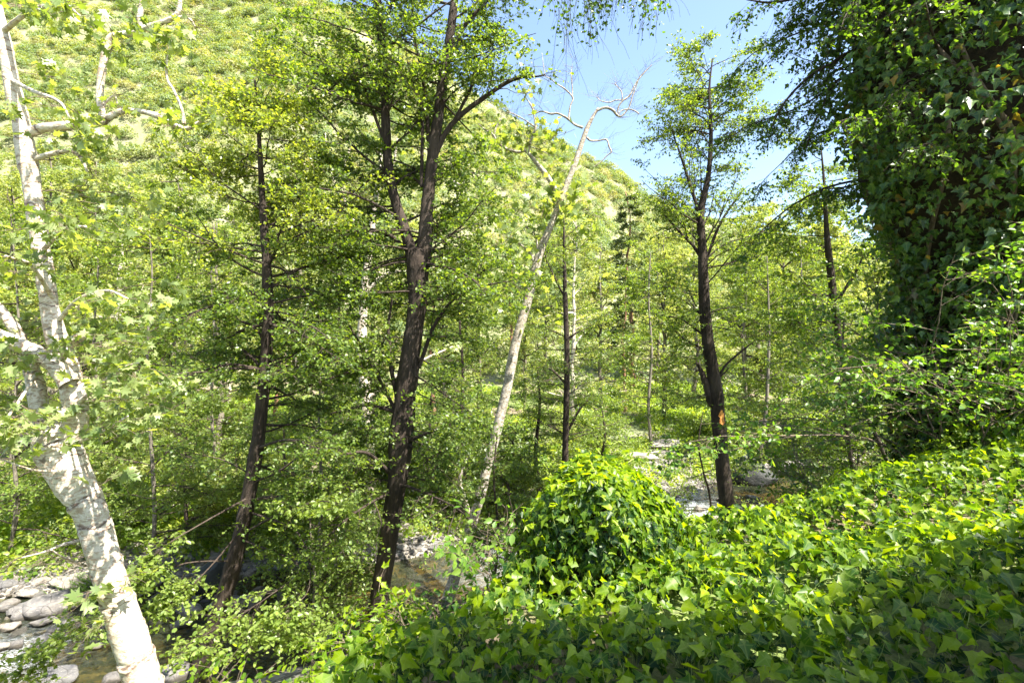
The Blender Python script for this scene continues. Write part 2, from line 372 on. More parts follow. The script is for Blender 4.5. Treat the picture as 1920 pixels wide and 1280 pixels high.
def water_mat():
    m, nt, o = nodes('creek_water'); v = coords(nt, (1, 1, 1)); vf = coords(nt, (.9, 2.6, 1))
    n1 = tex(nt, vf, 1.6, 5, .6, dist=1.5); n2 = tex(nt, vf, 7, 4, .6, dist=1)
    h = N_(nt, 'ShaderNodeMath', operation='ADD'); nt.links.new(n1, h.inputs[0]); nt.links.new(n2, h.inputs[1])
    b = N_(nt, 'ShaderNodeBump'); b.inputs['Distance'].default_value = .05; b.inputs['Strength'].default_value = .7; nt.links.new(h.outputs[0], b.inputs['Height'])
    gl = N_(nt, 'ShaderNodeBsdfGlossy'); gl.inputs['Roughness'].default_value = .06; nt.links.new(b.outputs[0], gl.inputs['Normal'])
    tr = N_(nt, 'ShaderNodeBsdfTransparent'); tr.inputs[0].default_value = (.62, .62, .40, 1)
    df = N_(nt, 'ShaderNodeBsdfDiffuse'); df.inputs[0].default_value = (.05, .06, .03, 1)
    a = N_(nt, 'ShaderNodeMixShader'); a.inputs[0].default_value = .3; nt.links.new(tr.outputs[0], a.inputs[1]); nt.links.new(df.outputs[0], a.inputs[2])
    fr = N_(nt, 'ShaderNodeFresnel'); fr.inputs[0].default_value = 1.33; nt.links.new(b.outputs[0], fr.inputs['Normal'])
    ms = N_(nt, 'ShaderNodeMixShader'); nt.links.new(fr.outputs[0], ms.inputs[0]); nt.links.new(a.outputs[0], ms.inputs[1]); nt.links.new(gl.outputs[0], ms.inputs[2])
    # foam where the creek runs over stones
    at = N_(nt, 'ShaderNodeAttribute', attribute_name='foam')
    nf = tex(nt, vf, 5, 6, .75, dist=2)
    mu = N_(nt, 'ShaderNodeMath', operation='MULTIPLY'); nt.links.new(at.outputs['Fac'], mu.inputs[0])
    rf = ramp(nt, [(.46, (0, 0, 0)), (.58, (1, 1, 1))], nf); nt.links.new(rf.outputs[0], mu.inputs[1])
    fo = N_(nt, 'ShaderNodeBsdfDiffuse'); fo.inputs[0].default_value = (.72, .75, .78, 1); nt.links.new(b.outputs[0], fo.inputs['Normal'])
    m2 = N_(nt, 'ShaderNodeMixShader'); nt.links.new(mu.outputs[0], m2.inputs[0]); nt.links.new(ms.outputs[0], m2.inputs[1]); nt.links.new(fo.outputs[0], m2.inputs[2])
    nt.links.new(m2.outputs[0], o.inputs[0]); return m
M['water'] = water_mat()
m, nt, o = nodes('orange_sapwood'); v = coords(nt, (12, 12, 2)); n1 = tex(nt, v, 2, 4)
finish(nt, o, ramp(nt, [(.35, (.35, .12, .03)), (.6, (.85, .38, .10))], n1).outputs[0], .8, n1, .02); M['scar'] = m
m, nt, o = nodes('dead_wood'); v = coords(nt, (6, 6, 1.5)); n1 = tex(nt, v, 4, 4)
finish(nt, o, ramp(nt, [(.35, (.3, .24, .17)), (.6, (.6, .54, .45))], n1).outputs[0], .85, n1, .01); M['dead'] = m
m, nt, o = nodes('dead_leaf_litter'); v = coords(nt); n1 = tex(nt, v, 7, 5, .8)
finish(nt, o, ramp(nt, [(.3, (.012, .010, .006)), (.6, (.045, .032, .018)), (.8, (.09, .055, .025))], n1).outputs[0], .95, n1, .06, 1); M['litter'] = m

# ------------------------------------------------------------------ terrain
def creek_y(x): return np.interp(x, [-60, -20, -10, -5, 0, 5, 10, 15, 25, 60], [3, 9.5, 12.0, 13.4, 15.2, 18.6, 22.2, 25.2, 29, 36])
def creek_half(x): return np.interp(x, [-20, -8, -4, 0, 5, 9, 13, 20], [3.0, 2.9, 2.6, 2.3, 2.2, 2.9, 3.4, 3.0])
def edge_y(x): return np.interp(x, [-30, -6, -2.5, -1, 0, 1.6, 3, 4.6, 6, 9, 30], [-3, -.5, 1.0, 2.3, 3.9, 5.0, 5.5, 6.0, 6.5, 7.0, 8])
def edge_z(x): return np.interp(x, [-30, -6, -2.5, -1, 0, 1.6, 3, 4.6, 6, 9, 30], [5.3, 5.3, 5.3, 5.15, 4.98, 4.95, 5.08, 5.38, 5.78, 6.0, 6.5])
def terrain(x, y):
    x = np.asarray(x, float); y = np.asarray(y, float)
    yc = creek_y(x); hw = creek_half(x); ey = edge_y(x); ez = edge_z(x)
    near = yc - hw; far = yc + hw
    back = np.interp(x, [-6, 0, 2, 6], [5.4, 5.6, 5.75, 6.0])
    t0 = np.clip((y + 1) / np.maximum(ey + 1, .5), 0, 1)
    z_top = back * (1 - t0) + ez * t0 + .10 * sines(x, y, 3, 1.6, 3)
    t1 = np.clip((y - ey) / np.maximum(near - ey, .5), 0, 1)
    z_slope = ez * (1 - t1) ** 1.25 + .12 * t1
    z = np.where(y < ey, z_top, z_slope + .08 * sines(x, y, 5, 2, 3) * t1)
    q = (y - yc) / hw
    bed = -.45 * np.clip(1 - q * q, 0, 1) ** .7 + .06 * sines(x, y, 9, 3, 3)
    z = np.where((y >= near) & (y <= far), np.minimum(bed, .1), z)
    b = y - far
    zf = .05 + .55 * (1 - np.exp(-np.clip(b, 0, 99) / 4)) + np.clip(b - 6, 0, 60) * .035 + .16 * sines(x, y, 12, .5, 4) * np.clip(b / 3, 0, 1)
    z = np.where(y > far, zf, z)
    return z
def grid_mesh(name, xs, ys, fz, mat, smooth=True):
    X, Y = np.meshgrid(xs, ys); Z = fz(X, Y); v = np.stack([X, Y, Z], -1).reshape(-1, 3)
    nx, ny = len(xs), len(ys); i = np.arange(ny - 1)[:, None]; j = np.arange(nx - 1)[None]
    f = np.stack([i * nx + j, i * nx + j + 1, (i + 1) * nx + j + 1, (i + 1) * nx + j], -1).reshape(-1, 4)
    return mesh_np(name, v, f, mat, None, smooth)
def spaced(a, b, c, d, fine, coarse):
    return np.unique(np.round(np.r_[np.arange(a, b, coarse), np.arange(b, c, fine), np.arange(c, d + coarse, coarse)], 4))
xs = spaced(-150, -20, 25, 150, .3, 4); ys = np.unique(np.round(np.r_[np.arange(-40, -2, 3), np.arange(-2, 32, .25), np.arange(32, 132, 2.5)], 4))
link('ground', grid_mesh('ground', xs, ys, terrain, M['ground']), kind='structure')

# the creek: a strip of water that follows the bed, foam where it breaks over stones
cx = np.arange(-45, 50, .3); rows = np.linspace(-1.12, 1.12, 26)
CX, RR = np.meshgrid(cx, rows); CY = creek_y(CX) + RR * creek_half(CX)
CZ = .012 * sines(CX, CY, 31, 3, 3)
fo = np.exp(-((CX - 6.2) / 2.1) ** 2) * .95 + np.exp(-((CX + .2) / 1.5) ** 2) * .25 + np.exp(-((CX + 11.5) / 1.2) ** 2 - ((RR + .3) / .5) ** 2) * .5
CZ = CZ + fo * .05 * sines(CX, CY, 33, 8, 2)
v = np.stack([CX, CY, CZ], -1).reshape(-1, 3); nx, ny = len(cx), len(rows)
i = np.arange(ny - 1)[:, None]; j = np.arange(nx - 1)[None]
f = np.stack([i * nx + j, i * nx + j + 1, (i + 1) * nx + j + 1, (i + 1) * nx + j], -1).reshape(-1, 4)
wme = mesh_np('water', v, f, M['water'], None, True)
at = wme.attributes.new('foam', 'FLOAT', 'POINT'); at.data.foreach_set('value', np.clip(fo, 0, 1).ravel().astype(np.float32))
link('water', wme, kind='structure')

# mountain side beyond the creek valley
def elev(a):
    px = a * F + 960
    return np.interp(px, [-1500, -300, 200, 330, 560, 640, 760, 900, 1050, 1150, 1230, 1400, 1900, 3500],
                     [.55, .80, .70, .668, .672, .655, .57, .475, .383, .335, .27, .215, .12, .10])
A_, D_ = np.meshgrid(np.linspace(-2.3, 2.3, 260), np.r_[np.linspace(62, 235, 120), np.linspace(238, 420, 18)])
def hill_z(a, D):
    zr = elev(a) * 235 + EYE
    s = np.clip((D - 62) / 173, 0, 1)
    x = a * D
    base = 1.5 + np.clip(D - 50, 0, 200) * .01
    z = base + (zr - base) * (s ** 1.12)
    z = z + sines(x, D, 41, .035, 4) * 9 * np.sin(np.pi * np.clip(s, 0, 1)) + sines(x, D, 43, .22, 3) * 1.2 * np.clip(s * 6, 0, 1)
    back = np.clip(D - 235, 0, 999)
    return z - back * .45
HZ = hill_z(A_, D_); v = np.stack([A_ * D_, D_, HZ], -1).reshape(-1, 3)
nx = A_.shape[1]; ny = A_.shape[0]; i = np.arange(ny - 1)[:, None]; j = np.arange(nx - 1)[None]
f = np.stack([i * nx + j, i * nx + j + 1, (i + 1) * nx + j + 1, (i + 1) * nx + j], -1).reshape(-1, 4)
link('hillside', mesh_np('hillside', v, f, M['hill'], None, True), kind='structure')

# ------------------------------------------------------------------ stuff made of instances (hillside brush, undergrowth, gravel)
def tuft(name, n, r, h, size, mat, shape=L_OVAL, up=.4, flat=.5):
    P = rng.normal(size=(n, 3)); P = norm(P) * rng.uniform(.45, 1, (n, 1)) ** .5; P[:, 2] = np.abs(P[:, 2]) 
    lump = 1 + .3 * sines3(P, 77 + n, 4)
    P = P * lump[:, None] * np.array([r, r, h])
    Nn = norm(P / np.array([r, r, h]) + rng.normal(size=(n, 3)) * .6 + np.array([0, 0, up])); D = rng.normal(size=(n, 3))
    g = Geo(); place_leaves(g, shape, P, Nn, norm(D), size * rng.uniform(.6, 1.3, n), rng.uniform(0, 1, n))
    return g.mesh(name, mat)
def scatter(name, srcs, P, S, label, cat):
    col = bpy.data.collections.new(name + '_sources')
    for k, me in enumerate(srcs): col.objects.link(bpy.data.objects.new('clump_source', me))
    me = bpy.data.meshes.new(name); n = len(P)
    me.vertices.add(n); me.vertices.foreach_set('co', np.asarray(P, np.float32).ravel())
    a = me.attributes.new('scl', 'FLOAT', 'POINT'); a.data.foreach_set('value', np.asarray(S, np.float32))
    a = me.attributes.new('rot', 'FLOAT_VECTOR', 'POINT')
    R = np.stack([rng.uniform(-.15, .15, n), rng.uniform(-.15, .15, n), rng.uniform(0, 6.28, n)], -1); a.data.foreach_set('vector', R.astype(np.float32).ravel())
    a = me.attributes.new('pick', 'INT', 'POINT'); a.data.foreach_set('value', rng.integers(0, len(srcs), n).astype(np.int32))
    o = link(name, me, kind='stuff', label=label, cat=cat)
    ng = bpy.data.node_groups.new(name + '_nodes', 'GeometryNodeTree')
    ng.interface.new_socket('Geometry', in_out='INPUT', socket_type='NodeSocketGeometry')
    ng.interface.new_socket('Geometry', in_out='OUTPUT', socket_type='NodeSocketGeometry')
    gi = ng.nodes.new('NodeGroupInput'); go = ng.nodes.new('NodeGroupOutput')
    ip = ng.nodes.new('GeometryNodeInstanceOnPoints'); ci = ng.nodes.new('GeometryNodeCollectionInfo')
    ci.inputs['Collection'].default_value = col; ci.inputs['Separate Children'].default_value = True; ci.inputs['Reset Children'].default_value = True
    def attr(nm, t):
        n_ = ng.nodes.new('GeometryNodeInputNamedAttribute'); n_.data_type = t; n_.inputs['Name'].default_value = nm
        return [s for s in n_.outputs if s.enabled and s.name == 'Attribute'][0]
    ng.links.new(gi.outputs[0], ip.inputs['Points']); ng.links.new(ci.outputs[0], ip.inputs['Instance'])
    ip.inputs['Pick Instance'].default_value = True
    ng.links.new(attr('pick', 'INT'), ip.inputs['Instance Index'])
    ng.links.new(attr('rot', 'FLOAT_VECTOR'), ip.inputs['Rotation']); ng.links.new(attr('scl', 'FLOAT'), ip.inputs['Scale'])
    ng.links.new(ip.outputs[0], go.inputs[0])
    md = o.modifiers.new('scatter', 'NODES'); md.node_group = ng
    return o
brush = [tuft('brush', 420, 1.0, 1.2, .19, M['chaparral']) for _ in range(5)]
n = 24000
D = 64 + 172 * rng.uniform(0, 1, n) ** .8; a = rng.uniform(-1.35, 1.35, n)
den = sines(a * D, D, 51, .06, 3); keep = rng.uniform(size=n) < np.clip(1.05 - np.clip(den - .35, 0, 1) * 2.2, .25, 1)
D, a = D[keep], a[keep]
P = np.stack([a * D, D, hill_z(a, D) - .25], -1)
scatter('hillside_brush', brush, P, (.45 + 2.6 * rng.uniform(0, 1, len(P)) ** 2.6) * np.interp(D, [64, 236], [.8, 1.2]), 'sunlit olive and grey-green chaparral brush covering the steep mountain slope', 'brush')
herbs = [tuft('herb', 60, .34, .38, .10, M['herb'], L_OVAL) for _ in range(4)]
n = 12000
x = rng.uniform(-38, 42, n); y = creek_y(x) + creek_half(x) + .9 + 38 * rng.uniform(0, 1, n) ** 1.25
keep = (rng.uniform(size=n) < np.clip(.62 + sines(x, y, 61, .35, 3), .08, 1)) & ((rng.uniform(size=n) < .22) | ~((np.abs(x - 8.2 - (y - 24) * .1) < 2.4 - (y - 22) * .16) & (y < 31) & (y > 22)))
x, y = x[keep], y[keep]
P = np.stack([x, y, terrain(x, y) - .03], -1)
scatter('undergrowth', herbs, P, rng.uniform(.7, 2.2, len(P)), 'bright green low undergrowth covering the forest floor beyond the creek', 'undergrowth')
n = 5200
x = rng.uniform(-14, 12, n); near = creek_y(x) - creek_half(x); ey = edge_y(x) + .3
t = rng.uniform(0, 1, n); y = ey + (near - ey) * t
keep = (y > ey) & ~((x > -1.5) & (t < .06)) & ~((x < -1.2) & (y > 5)) & ((rng.uniform(size=n) < .25) | (y < 8)) 
x, y = x[keep], y[keep]; P = np.stack([x, y, terrain(x, y) - .03], -1)
herbs2 = [tuft('weed', 90, .3, .34, .085, M['herb'], L_OVAL) for _ in range(4)]
scatter('bank_weeds', herbs2, P, rng.uniform(.4, .95, len(P)), 'shaded green weeds on the steep near bank above the creek', 'weeds')

# ------------------------------------------------------------------ rocks
def rock_mesh(seed, mat, flat=.6, sub=4):
    import bmesh
    bm = bmesh.new(); bmesh.ops.create_icosphere(bm, subdivisions=sub, radius=1)
    v = np.array([x.co for x in bm.verts]); r = np.random.default_rng(seed)
    for _ in range(9):                              # chop planes for worn facets
        n_ = norm(r.normal(size=3)); d_ = r.uniform(.5, .85); s = v @ n_
        v = v - np.maximum(s - d_, 0)[:, None] * n_ * .85
    v = v * (1 + .08 * sines3(v, seed, 4) + .035 * sines3(v, seed + 1, 11) + .015 * sines3(v, seed + 2, 26))[:, None]
    v = v * np.array([1, r.uniform(.6, .9), flat * r.uniform(.8, 1.2)])
    for x, c in zip(bm.verts, v): x.co = c
    me = bpy.data.meshes.new('stone'); bm.to_mesh(me); bm.free(); me.materials.append(mat)
    me.polygons.foreach_set('use_smooth', np.ones(len(me.polygons), bool)); return me
rocks = [rock_mesh(s, M['rock'], .55) for s in range(5)] + [rock_mesh(20 + s, M['rock_pale'], .6) for s in range(3)]
rocks_d = [rock_mesh(40 + s, M['rock_shaded'], .7) for s in range(2)]
def rock(px, py, wpx, me, label, name='boulder', cat='boulder', z=None, rot=None, sq=(1, 1, 1), group=None, lift=.25):
    # stand it where the sight line meets the ground or water
    dd = np.linspace(8, 60, 2600); dr = (py - 640) / F; zz = EYE - dr * dd
    g = np.maximum(terrain((px - 960) / F * dd, dd), 0)
    k = np.argmax(zz < g + .02); d = dd[k]
    s = wpx / F * d / 2
    o = link(name, me, label=label, cat=cat, group=group)
    o.location = ((px - 960) / F * d, d, g[k] + s * lift); o.scale = (s * sq[0], s * sq[1], s * sq[2])
    o.rotation_euler = (random.uniform(-.15, .15), random.uniform(-.15, .15), random.uniform(-.5, .5) if rot is None else rot)
    return o
B = [
 (1412, 905, 95, rocks_d[0], 'large smooth grey boulder, shade put into its dark colour, at the edge of the amber pool', (1, 1, 1.15), 0),
 (1472, 882, 50, rocks[5], 'bright white angular block on the far shore right of the dark boulder', (1, 1, .9), .2),
 (1185, 888, 48, rocks[0], 'grey humped boulder just right of the ivy mound top', (1, 1, .9), 0),
 (1236, 893, 30, rocks[1], 'round grey boulder on the sunny gravel bar, second from the ivy mound', (1, 1, 1.1), 0),
 (1250, 950, 44, rocks[2], 'wet grey rock at the rapids beside the ivy mound', (1, 1, .9), .2),
 (1335, 975, 40, rocks[5], 'white water-washed rock left of the scarred trunk', (1, 1, .7), 0),
 (1420, 965, 46, rocks[6], 'white rock splitting the rapids right of the scarred trunk', (1, 1, .6), .2),
 (1245, 840, 70, rocks[7], 'long pale rock slab on top of the gravel bar', (1, 1, .5), .3),
 (1205, 862, 60, rocks[5], 'broad pale sunlit slab on the gravel bar', (1, 1, .45), -.2),
 (100, 1140, 92, rocks[3], 'large flat tan-grey rock at the waterline, bottom left', (1, 1, .8), .5),
 (33, 1152, 50, rocks[0], 'pointed grey rock below the grass tuft at the left edge', (1, 1, .9), .3),
 (79, 1170, 48, rocks[1], 'thin slanted flat rock lying in the creek, bottom left', (1, .7, .45), .5),
 (74, 1212, 50, rocks[4], 'upright pale rounded boulder in the creek, bottom left', (.9, 1, 1.5), 0),
 (31, 1212, 32, rocks[2], 'small grey boulder left of the upright pale one', (1, 1, 1.2), 0),
 (3, 1216, 34, rocks[5], 'pale boulder cut by the left edge of the picture', (1, 1, 1.1), 0),
 (105, 1278, 96, rocks[1], 'broad wet blue-grey boulder at the bottom left edge', (1, 1, .7), 0),
 (180, 1214, 30, rocks[6], 'small bright white stone left of the white trunk in the water', (1, 1, .8), 0),
 (343, 1172, 40, rocks[2], 'blue-grey pointed stone at the water right of the white trunk', (1, 1, 1), .4),
 (354, 1148, 48, rocks[7], 'pinkish rounded stone on the shore right of the white trunk', (1, 1, 1), 0),
 (367, 1124, 24, rocks[0], 'small oval stone resting on the pinkish one', (1, 1, .9), 0),
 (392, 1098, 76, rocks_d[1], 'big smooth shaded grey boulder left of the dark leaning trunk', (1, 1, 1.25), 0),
 (335, 1266, 62, rocks[3], 'dappled grey boulder at the foot of the dark leaning trunk', (1, 1, 1), .2),
 (207, 1276, 44, rocks[4], 'grey boulder against the white trunk at the bottom edge', (1, 1, .9), 0),
 (52, 1116, 42, rocks[6], 'pale stone ringed by green grass at the left edge', (1, 1, .8), 0),
 (600, 1206, 44, rocks[1], 'blue-grey slanted boulder in the shaded creek', (1, 1, .8), .6),
 (787, 1138, 34, rocks[5], 'small white boulder in the dark pool behind the leafy weeds', (1, 1, .8), .3),
 (757, 1028, 26, rocks[7], 'pale rounded stone on the far shore right of the forked trunk', (1, 1, .8), 0),
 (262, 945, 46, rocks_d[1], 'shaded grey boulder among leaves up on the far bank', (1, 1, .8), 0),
]
for px, py, w, me, lb, sq, rt in B: rock(px, py, w, me, lb, sq=sq, rot=rt)
def stones(n, xf, yf, smin, smax, label, group, pool):
    for _ in range(n):
        x = xf(); y = yf(x); s = random.uniform(smin, smax) ** 1.0
        z = max(float(terrain(x, y)), -.05)
        me = random.choice(pool); px = 960 + x / y * F; tone = 'pale' if me in rocks[5:] else 'grey'; q_ = (y - creek_y(x)) / creek_half(x)
        size = 'pebble-sized' if s < .16 else 'small' if s < .24 else 'middling' if s < .32 else 'large'
        row = 'in the water' if q_ < .8 else 'at the waterline' if q_ < 1.08 else 'just above the waterline' if q_ < 1.35 else 'up the shore'
        at_ = [w for lim, w in ((60, 'at the left picture edge'), (120, 'between the left edge and the white trunk'), (200, 'against the left side of the white trunk'), (270, 'hard by the white trunk'), (340, 'a little right of the white trunk'), (400, 'left of the dark leaning trunk'), (470, 'beside the dark leaning trunk'),
               (540, 'right of the dark leaning trunk'), (620, 'midway from leaning to forked trunk'), (690, 'left of the forked trunk'), (760, 'behind the forked trunk'), (830, 'right of the forked trunk'), (900, 'behind the leaning sycamore foot'), (970, 'right of the leaning sycamore'), (1060, 'left of the ivy mound top'),
               (1180, 'over the ivy mound'), (1230, 'just right of the ivy mound'), (1280, 'midway from mound to scarred trunk'), (1330, 'left of the scarred trunk'), (1380, 'behind the scarred trunk'), (1430, 'near the dark boulder'), (1490, 'right of the dark boulder'), (9999, 'beyond the amber pool')) if px < lim][0]
        o = link('stone', me, label=f'{size} {tone} stone {row}, {at_}', cat='stone', group=group)
        o.location = (x, y, z + s * .12); o.scale = (s, s * random.uniform(.7, 1.1), s * random.uniform(.6, 1.1))
        o.rotation_euler = (random.uniform(-.3, .3), random.uniform(-.3, .3), random.uniform(0, 6.28))
U = random.uniform
stones(120, lambda: U(-15, -6.0), lambda x: creek_y(x) + creek_half(x) * U(.2, 1.5), .10, .42, 'small grey stone on the cobble shore at the bottom left', 'loose stones along the creek', rocks)
stones(45, lambda: U(-6.5, 2), lambda x: creek_y(x) + creek_half(x) * U(.75, 1.6), .1, .32, 'grey stone on the shaded far shore behind the forked trunk', 'loose stones along the creek', rocks)
stones(75, lambda: U(4.5, 11.5), lambda x: creek_y(x) + creek_half(x) * U(.9, 3.4), .12, .42, 'pale stone on the sunny gravel bar', 'loose stones along the creek', rocks[3:])
stones(40, lambda: U(3.5, 11), lambda x: creek_y(x) + creek_half(x) * U(-.8, .9), .12, .38, 'wet stone in the white rapids', 'loose stones along the creek', rocks)
stones(30, lambda: U(12, 17), lambda x: creek_y(x) + creek_half(x) * U(.95, 1.3), .12, .4, 'pale stone along the far edge of the amber pool', 'loose stones along the creek', rocks[4:])
gr = [rock_mesh(70 + s, M['rock'], .6, 1) for s in range(3)] + [rock_mesh(75, M['rock_pale'], .6, 1)]
n = 6500; x = rng.uniform(-17, 20, n); y = creek_y(x) + creek_half(x) * rng.uniform(.55, 1.45, n)
x2 = rng.uniform(4.5, 12, 2500); y2 = creek_y(x2) + creek_half(x2) * rng.uniform(.9, 3.6, 2500)
x = np.r_[x, x2]; y = np.r_[y, y2]
scatter('gravel', gr, np.stack([x, y, np.maximum(terrain(x, y), -.3) + .01], -1), rng.uniform(.03, .11, len(x)), 'grey and cream gravel along the far edge of the creek', 'gravel')

# ------------------------------------------------------------------ trees
def interp_on(P, t):
    n = P.shape[1]; u = t * (n - 1); k = np.minimum(u.astype(int), n - 2); w = (u - k)[:, None]
    r = np.arange(len(P)); return P[r, k] * (1 - w) + P[r, k + 1] * w, norm(P[r, k + 1] - P[r, k])
def side_dirs(T, flat=1.0):
    h = norm(np.cross(T, np.array([0, 0, 1.])) + 1e-6); s = rng.choice([-1, 1], len(T))[:, None]
    d = h * s * rng.uniform(.5, 1.0, (len(T), 1)) + T * rng.uniform(.35, .9, (len(T), 1))
    d[:, 2] += rng.normal(size=len(T)) * .35 / flat
    return norm(d)
def foliate(limbs, LL, twg, crown, nsub, ntwig, nleaf, leaf, size, sub_len=.42, twig_len=(.18, .42), rsub=.009, tint=(0, 1), droop=.25, updir=.8,
            flat=1.6, t0=.18, twig_droop=.2, subsides=4, bare=0.):
    """limbs (M,n,3) -> side branches -> twigs -> leaves"""
    Mn = len(limbs)
    rep = np.repeat(np.arange(Mn), nsub); t = rng.uniform(t0, 1, len(rep))
    S, T = interp_on(limbs[rep], t)
    L = LL[rep] * sub_len * (1.15 - .75 * t) * rng.uniform(.6, 1.25, len(rep)); L = np.maximum(L, .12)
    SB = curves(S, side_dirs(T, flat), L, 5, droop, .13)
    R = rsub * np.clip(L, .3, 1.6)[:, None] * np.linspace(1, .3, 5)[None]
    v, q = tubes(SB, R, subsides); twg.add(v, q)
    rep2 = np.repeat(np.arange(len(SB)), ntwig)
    if bare > 0: rep2 = rep2[rng.uniform(size=len(rep2)) > bare]
    t2 = rng.uniform(.1, 1, len(rep2)); S2, T2 = interp_on(SB[rep2], t2)
    L2 = rng.uniform(*twig_len, len(rep2)); TW = curves(S2, side_dirs(T2, flat), L2, 3, twig_droop, .15)
    v, q = tubes(TW, (.0028 + .0 * L2)[:, None] * np.array([1, .8, .4])[None], 3); twg.add(v, q)
    rep3 = np.repeat(np.arange(len(TW)), nleaf); t3 = rng.uniform(.1, 1.05, len(rep3)); t3 = np.clip(t3, 0, 1)
    P, T3 = interp_on(TW[rep3], t3); n = len(P)
    Nn, Dd = leaf_frames(n, updir, T3 * .6); P = P + rng.normal(size=(n, 3)) * .012
    tt = np.clip(rng.uniform(tint[0], tint[1], n) , 0, 1)
    sz = size * rng.uniform(.55, 1.25, n)
    if crown is not None: place_leaves(crown, leaf, P, Nn, Dd, sz, tt)
    return P, Nn, Dd, sz, tt
def limbs_from(stems, n, trange, length, el=(-.1, .5), az=(-.8, 3.95), prof=None):
    """random primary limbs leaving the stems"""
    S = []; D = []; L = []
    for k in range(n):
        P = stems[random.randrange(len(stems))] if len(stems) > 1 else stems[0]
        t = U(*trange); i = min(int(t * (len(P) - 1)), len(P) - 2); a = U(0, 2 * math.pi) if az is None else U(*az)
        e = U(*el); S.append(P[i]); D.append([math.cos(a) * math.cos(e), math.sin(a) * math.cos(e), math.sin(e)])
        L.append(length * U(.6, 1.1) * (prof(t) if prof else 1))
    return np.array(S), np.array(D), np.array(L)
def add_limbs(twg, S, D, L, r=.03, droop=.2, wob=.12, n=9, sides=5):
    P = curves(S, D, L, n, droop, wob); R = np.clip(r * L / 2.2, .006, r * 1.5)[:, None] * np.linspace(1, .22, n)[None]
    v, q = tubes(P, R, sides); twg.add(v, q); return P
def quads2tris(g):
    for i, f in enumerate(g.f):
        if f.shape[1] == 4:
            g.f[i] = np.vstack([f[:, [0, 1, 2]], f[:, [0, 2, 3]]]); g.t[i] = np.full(len(g.f[i]), .5)
def finish_tree(root, twg, crown, twmat, lfmat, origin, crown_name='crown'):
    if twg.v: quads2tris(twg); link('twigs', twg.mesh('twigs', twmat, origin), root, kind='stuff')
    if crown is not None and crown.v: link(crown_name, crown.mesh(crown_name, lfmat, origin), root, kind='stuff')
def px_branches(root, specs, d, mat, origin, sides=10, lump=.06, cuts=0, furrow=0, wm=1.0, dens=4):
    out = []
    for k, s in enumerate(specs):
        P, R = stem(s, d, max(10, dens * len(s))); R = R * wm; bark_obj('branch', P, R, mat, root, origin, sides, lump, furrow, 100 + k, cuts); out.append(P)
    return out
def resamp(Ps, n=9):
    o = []
    for P in Ps:
        u = np.linspace(0, len(P) - 1, n); k = np.minimum(u.astype(int), len(P) - 2); w = (u - k)[:, None]; o.append(P[k] * (1 - w) + P[k + 1] * w)
    A = np.array(o); return A, np.linalg.norm(np.diff(A, axis=1), axis=-1).sum(1)

# 1 --- dark leaning alder, left of the forked tree
def tree_left_alder():
    global WF; WF = 0.66
    d = 10.5; P, R = stem([(362, 1300, 58), (395, 1190, 52), (432, 1080, 50), (462, 950, 44), (484, 820, 40), (497, 700, 36), (502, 600, 34), (500, 500, 28), (494, 410, 22), (489, 320, 16), (484, 230, 11), (478, 150, 6)], d, 90)
    g0 = float(terrain(P[0, 0], d)); P[0, 2] = min(P[0, 2], g0 - .1)
    base = P[0].copy(); r = thing('alder_tree', 'dark-trunked alder leaning right, rising between the white trunk and the forked tree', 'tree', base)
    bark_obj('trunk', P, R, M['bark_alder'], r, base, 18, .07, .04, 1)
    tw, cr = Geo(), Geo(); cr2 = Geo()
    S, D, L = limbs_from([P], 46, (.28, .66), 2.3, (-.25, .35)); A = add_limbs(tw, S, D, L, .028, .25)
    foliate(A, L, tw, cr, 13, 6, 8, L_OVAL, .075, tint=(0, .8))
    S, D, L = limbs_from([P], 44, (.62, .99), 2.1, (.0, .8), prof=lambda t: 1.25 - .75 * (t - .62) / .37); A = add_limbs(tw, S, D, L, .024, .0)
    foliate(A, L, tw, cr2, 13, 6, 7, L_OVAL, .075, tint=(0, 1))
    B_ = px_branches(r, [[(498, 640, 12), (470, 610, 9), (440, 600, 6)], [(500, 500, 14), (520, 470, 10), (555, 450, 7), (580, 445, 4)], [(492, 690, 10), (455, 655, 8), (430, 640, 5)], [(503, 690, 10), (540, 670, 7), (600, 640, 4)]], d, M['bark_alder'], base)
    A, L = resamp(B_); foliate(A, L + .8, tw, cr, 12, 6, 8, L_OVAL, .075)
    # low sprays reaching out over the creek
    sp = [[(452, 1010, 8), (560, 1060, 5, -.8), (500, 1120, 3.5, -1.4), (400, 1180, 2.5, -2), (325, 1222, 2, -3)],
          [(440, 1050, 7), (330, 1060, 4, -1), (230, 1130, 3, -1.8), (120, 1190, 2.5, -2.4), (20, 1262, 2, -2.8)],
          [(466, 975, 7), (405, 1050, 5, -.6), (350, 1105, 3.5, -1.2), (290, 1150, 2, -1.6)],
          [(428, 1110, 7), (470, 1165, 4, -.8), (540, 1190, 3, -1.5), (600, 1185, 2, -2)],
          [(455, 1000, 7), (520, 965, 5, -.6), (590, 940, 3.5, -1.2), (650, 945, 2, -1.6)],
          [(470, 930, 8), (380, 980, 5, -1), (300, 1030, 3, -1.7), (250, 1090, 3, -2)],
          [(470, 960, 8), (560, 1000, 5, -.8), (580, 1100, 3, -1.4), (520, 1160, 3, -2)]]
    B_ = px_branches(r, sp, d, M['twig_dark'], base, 6); A, L = resamp(B_)
    foliate(A, L * .55, tw, cr, 22, 6, 8, L_OVAL6, .085, tint=(.5, 1), t0=.4)
    finish_tree(r, tw, cr, M['twig_dark'], M['alder'], base)
    link('sun_tinted_crown_top', cr2.mesh('sun_tinted_crown_top', M['alder_sunlit'], base), r, kind='stuff', label='top of the crown, sunlight put into its yellow-green leaf colour')
tree_left_alder()

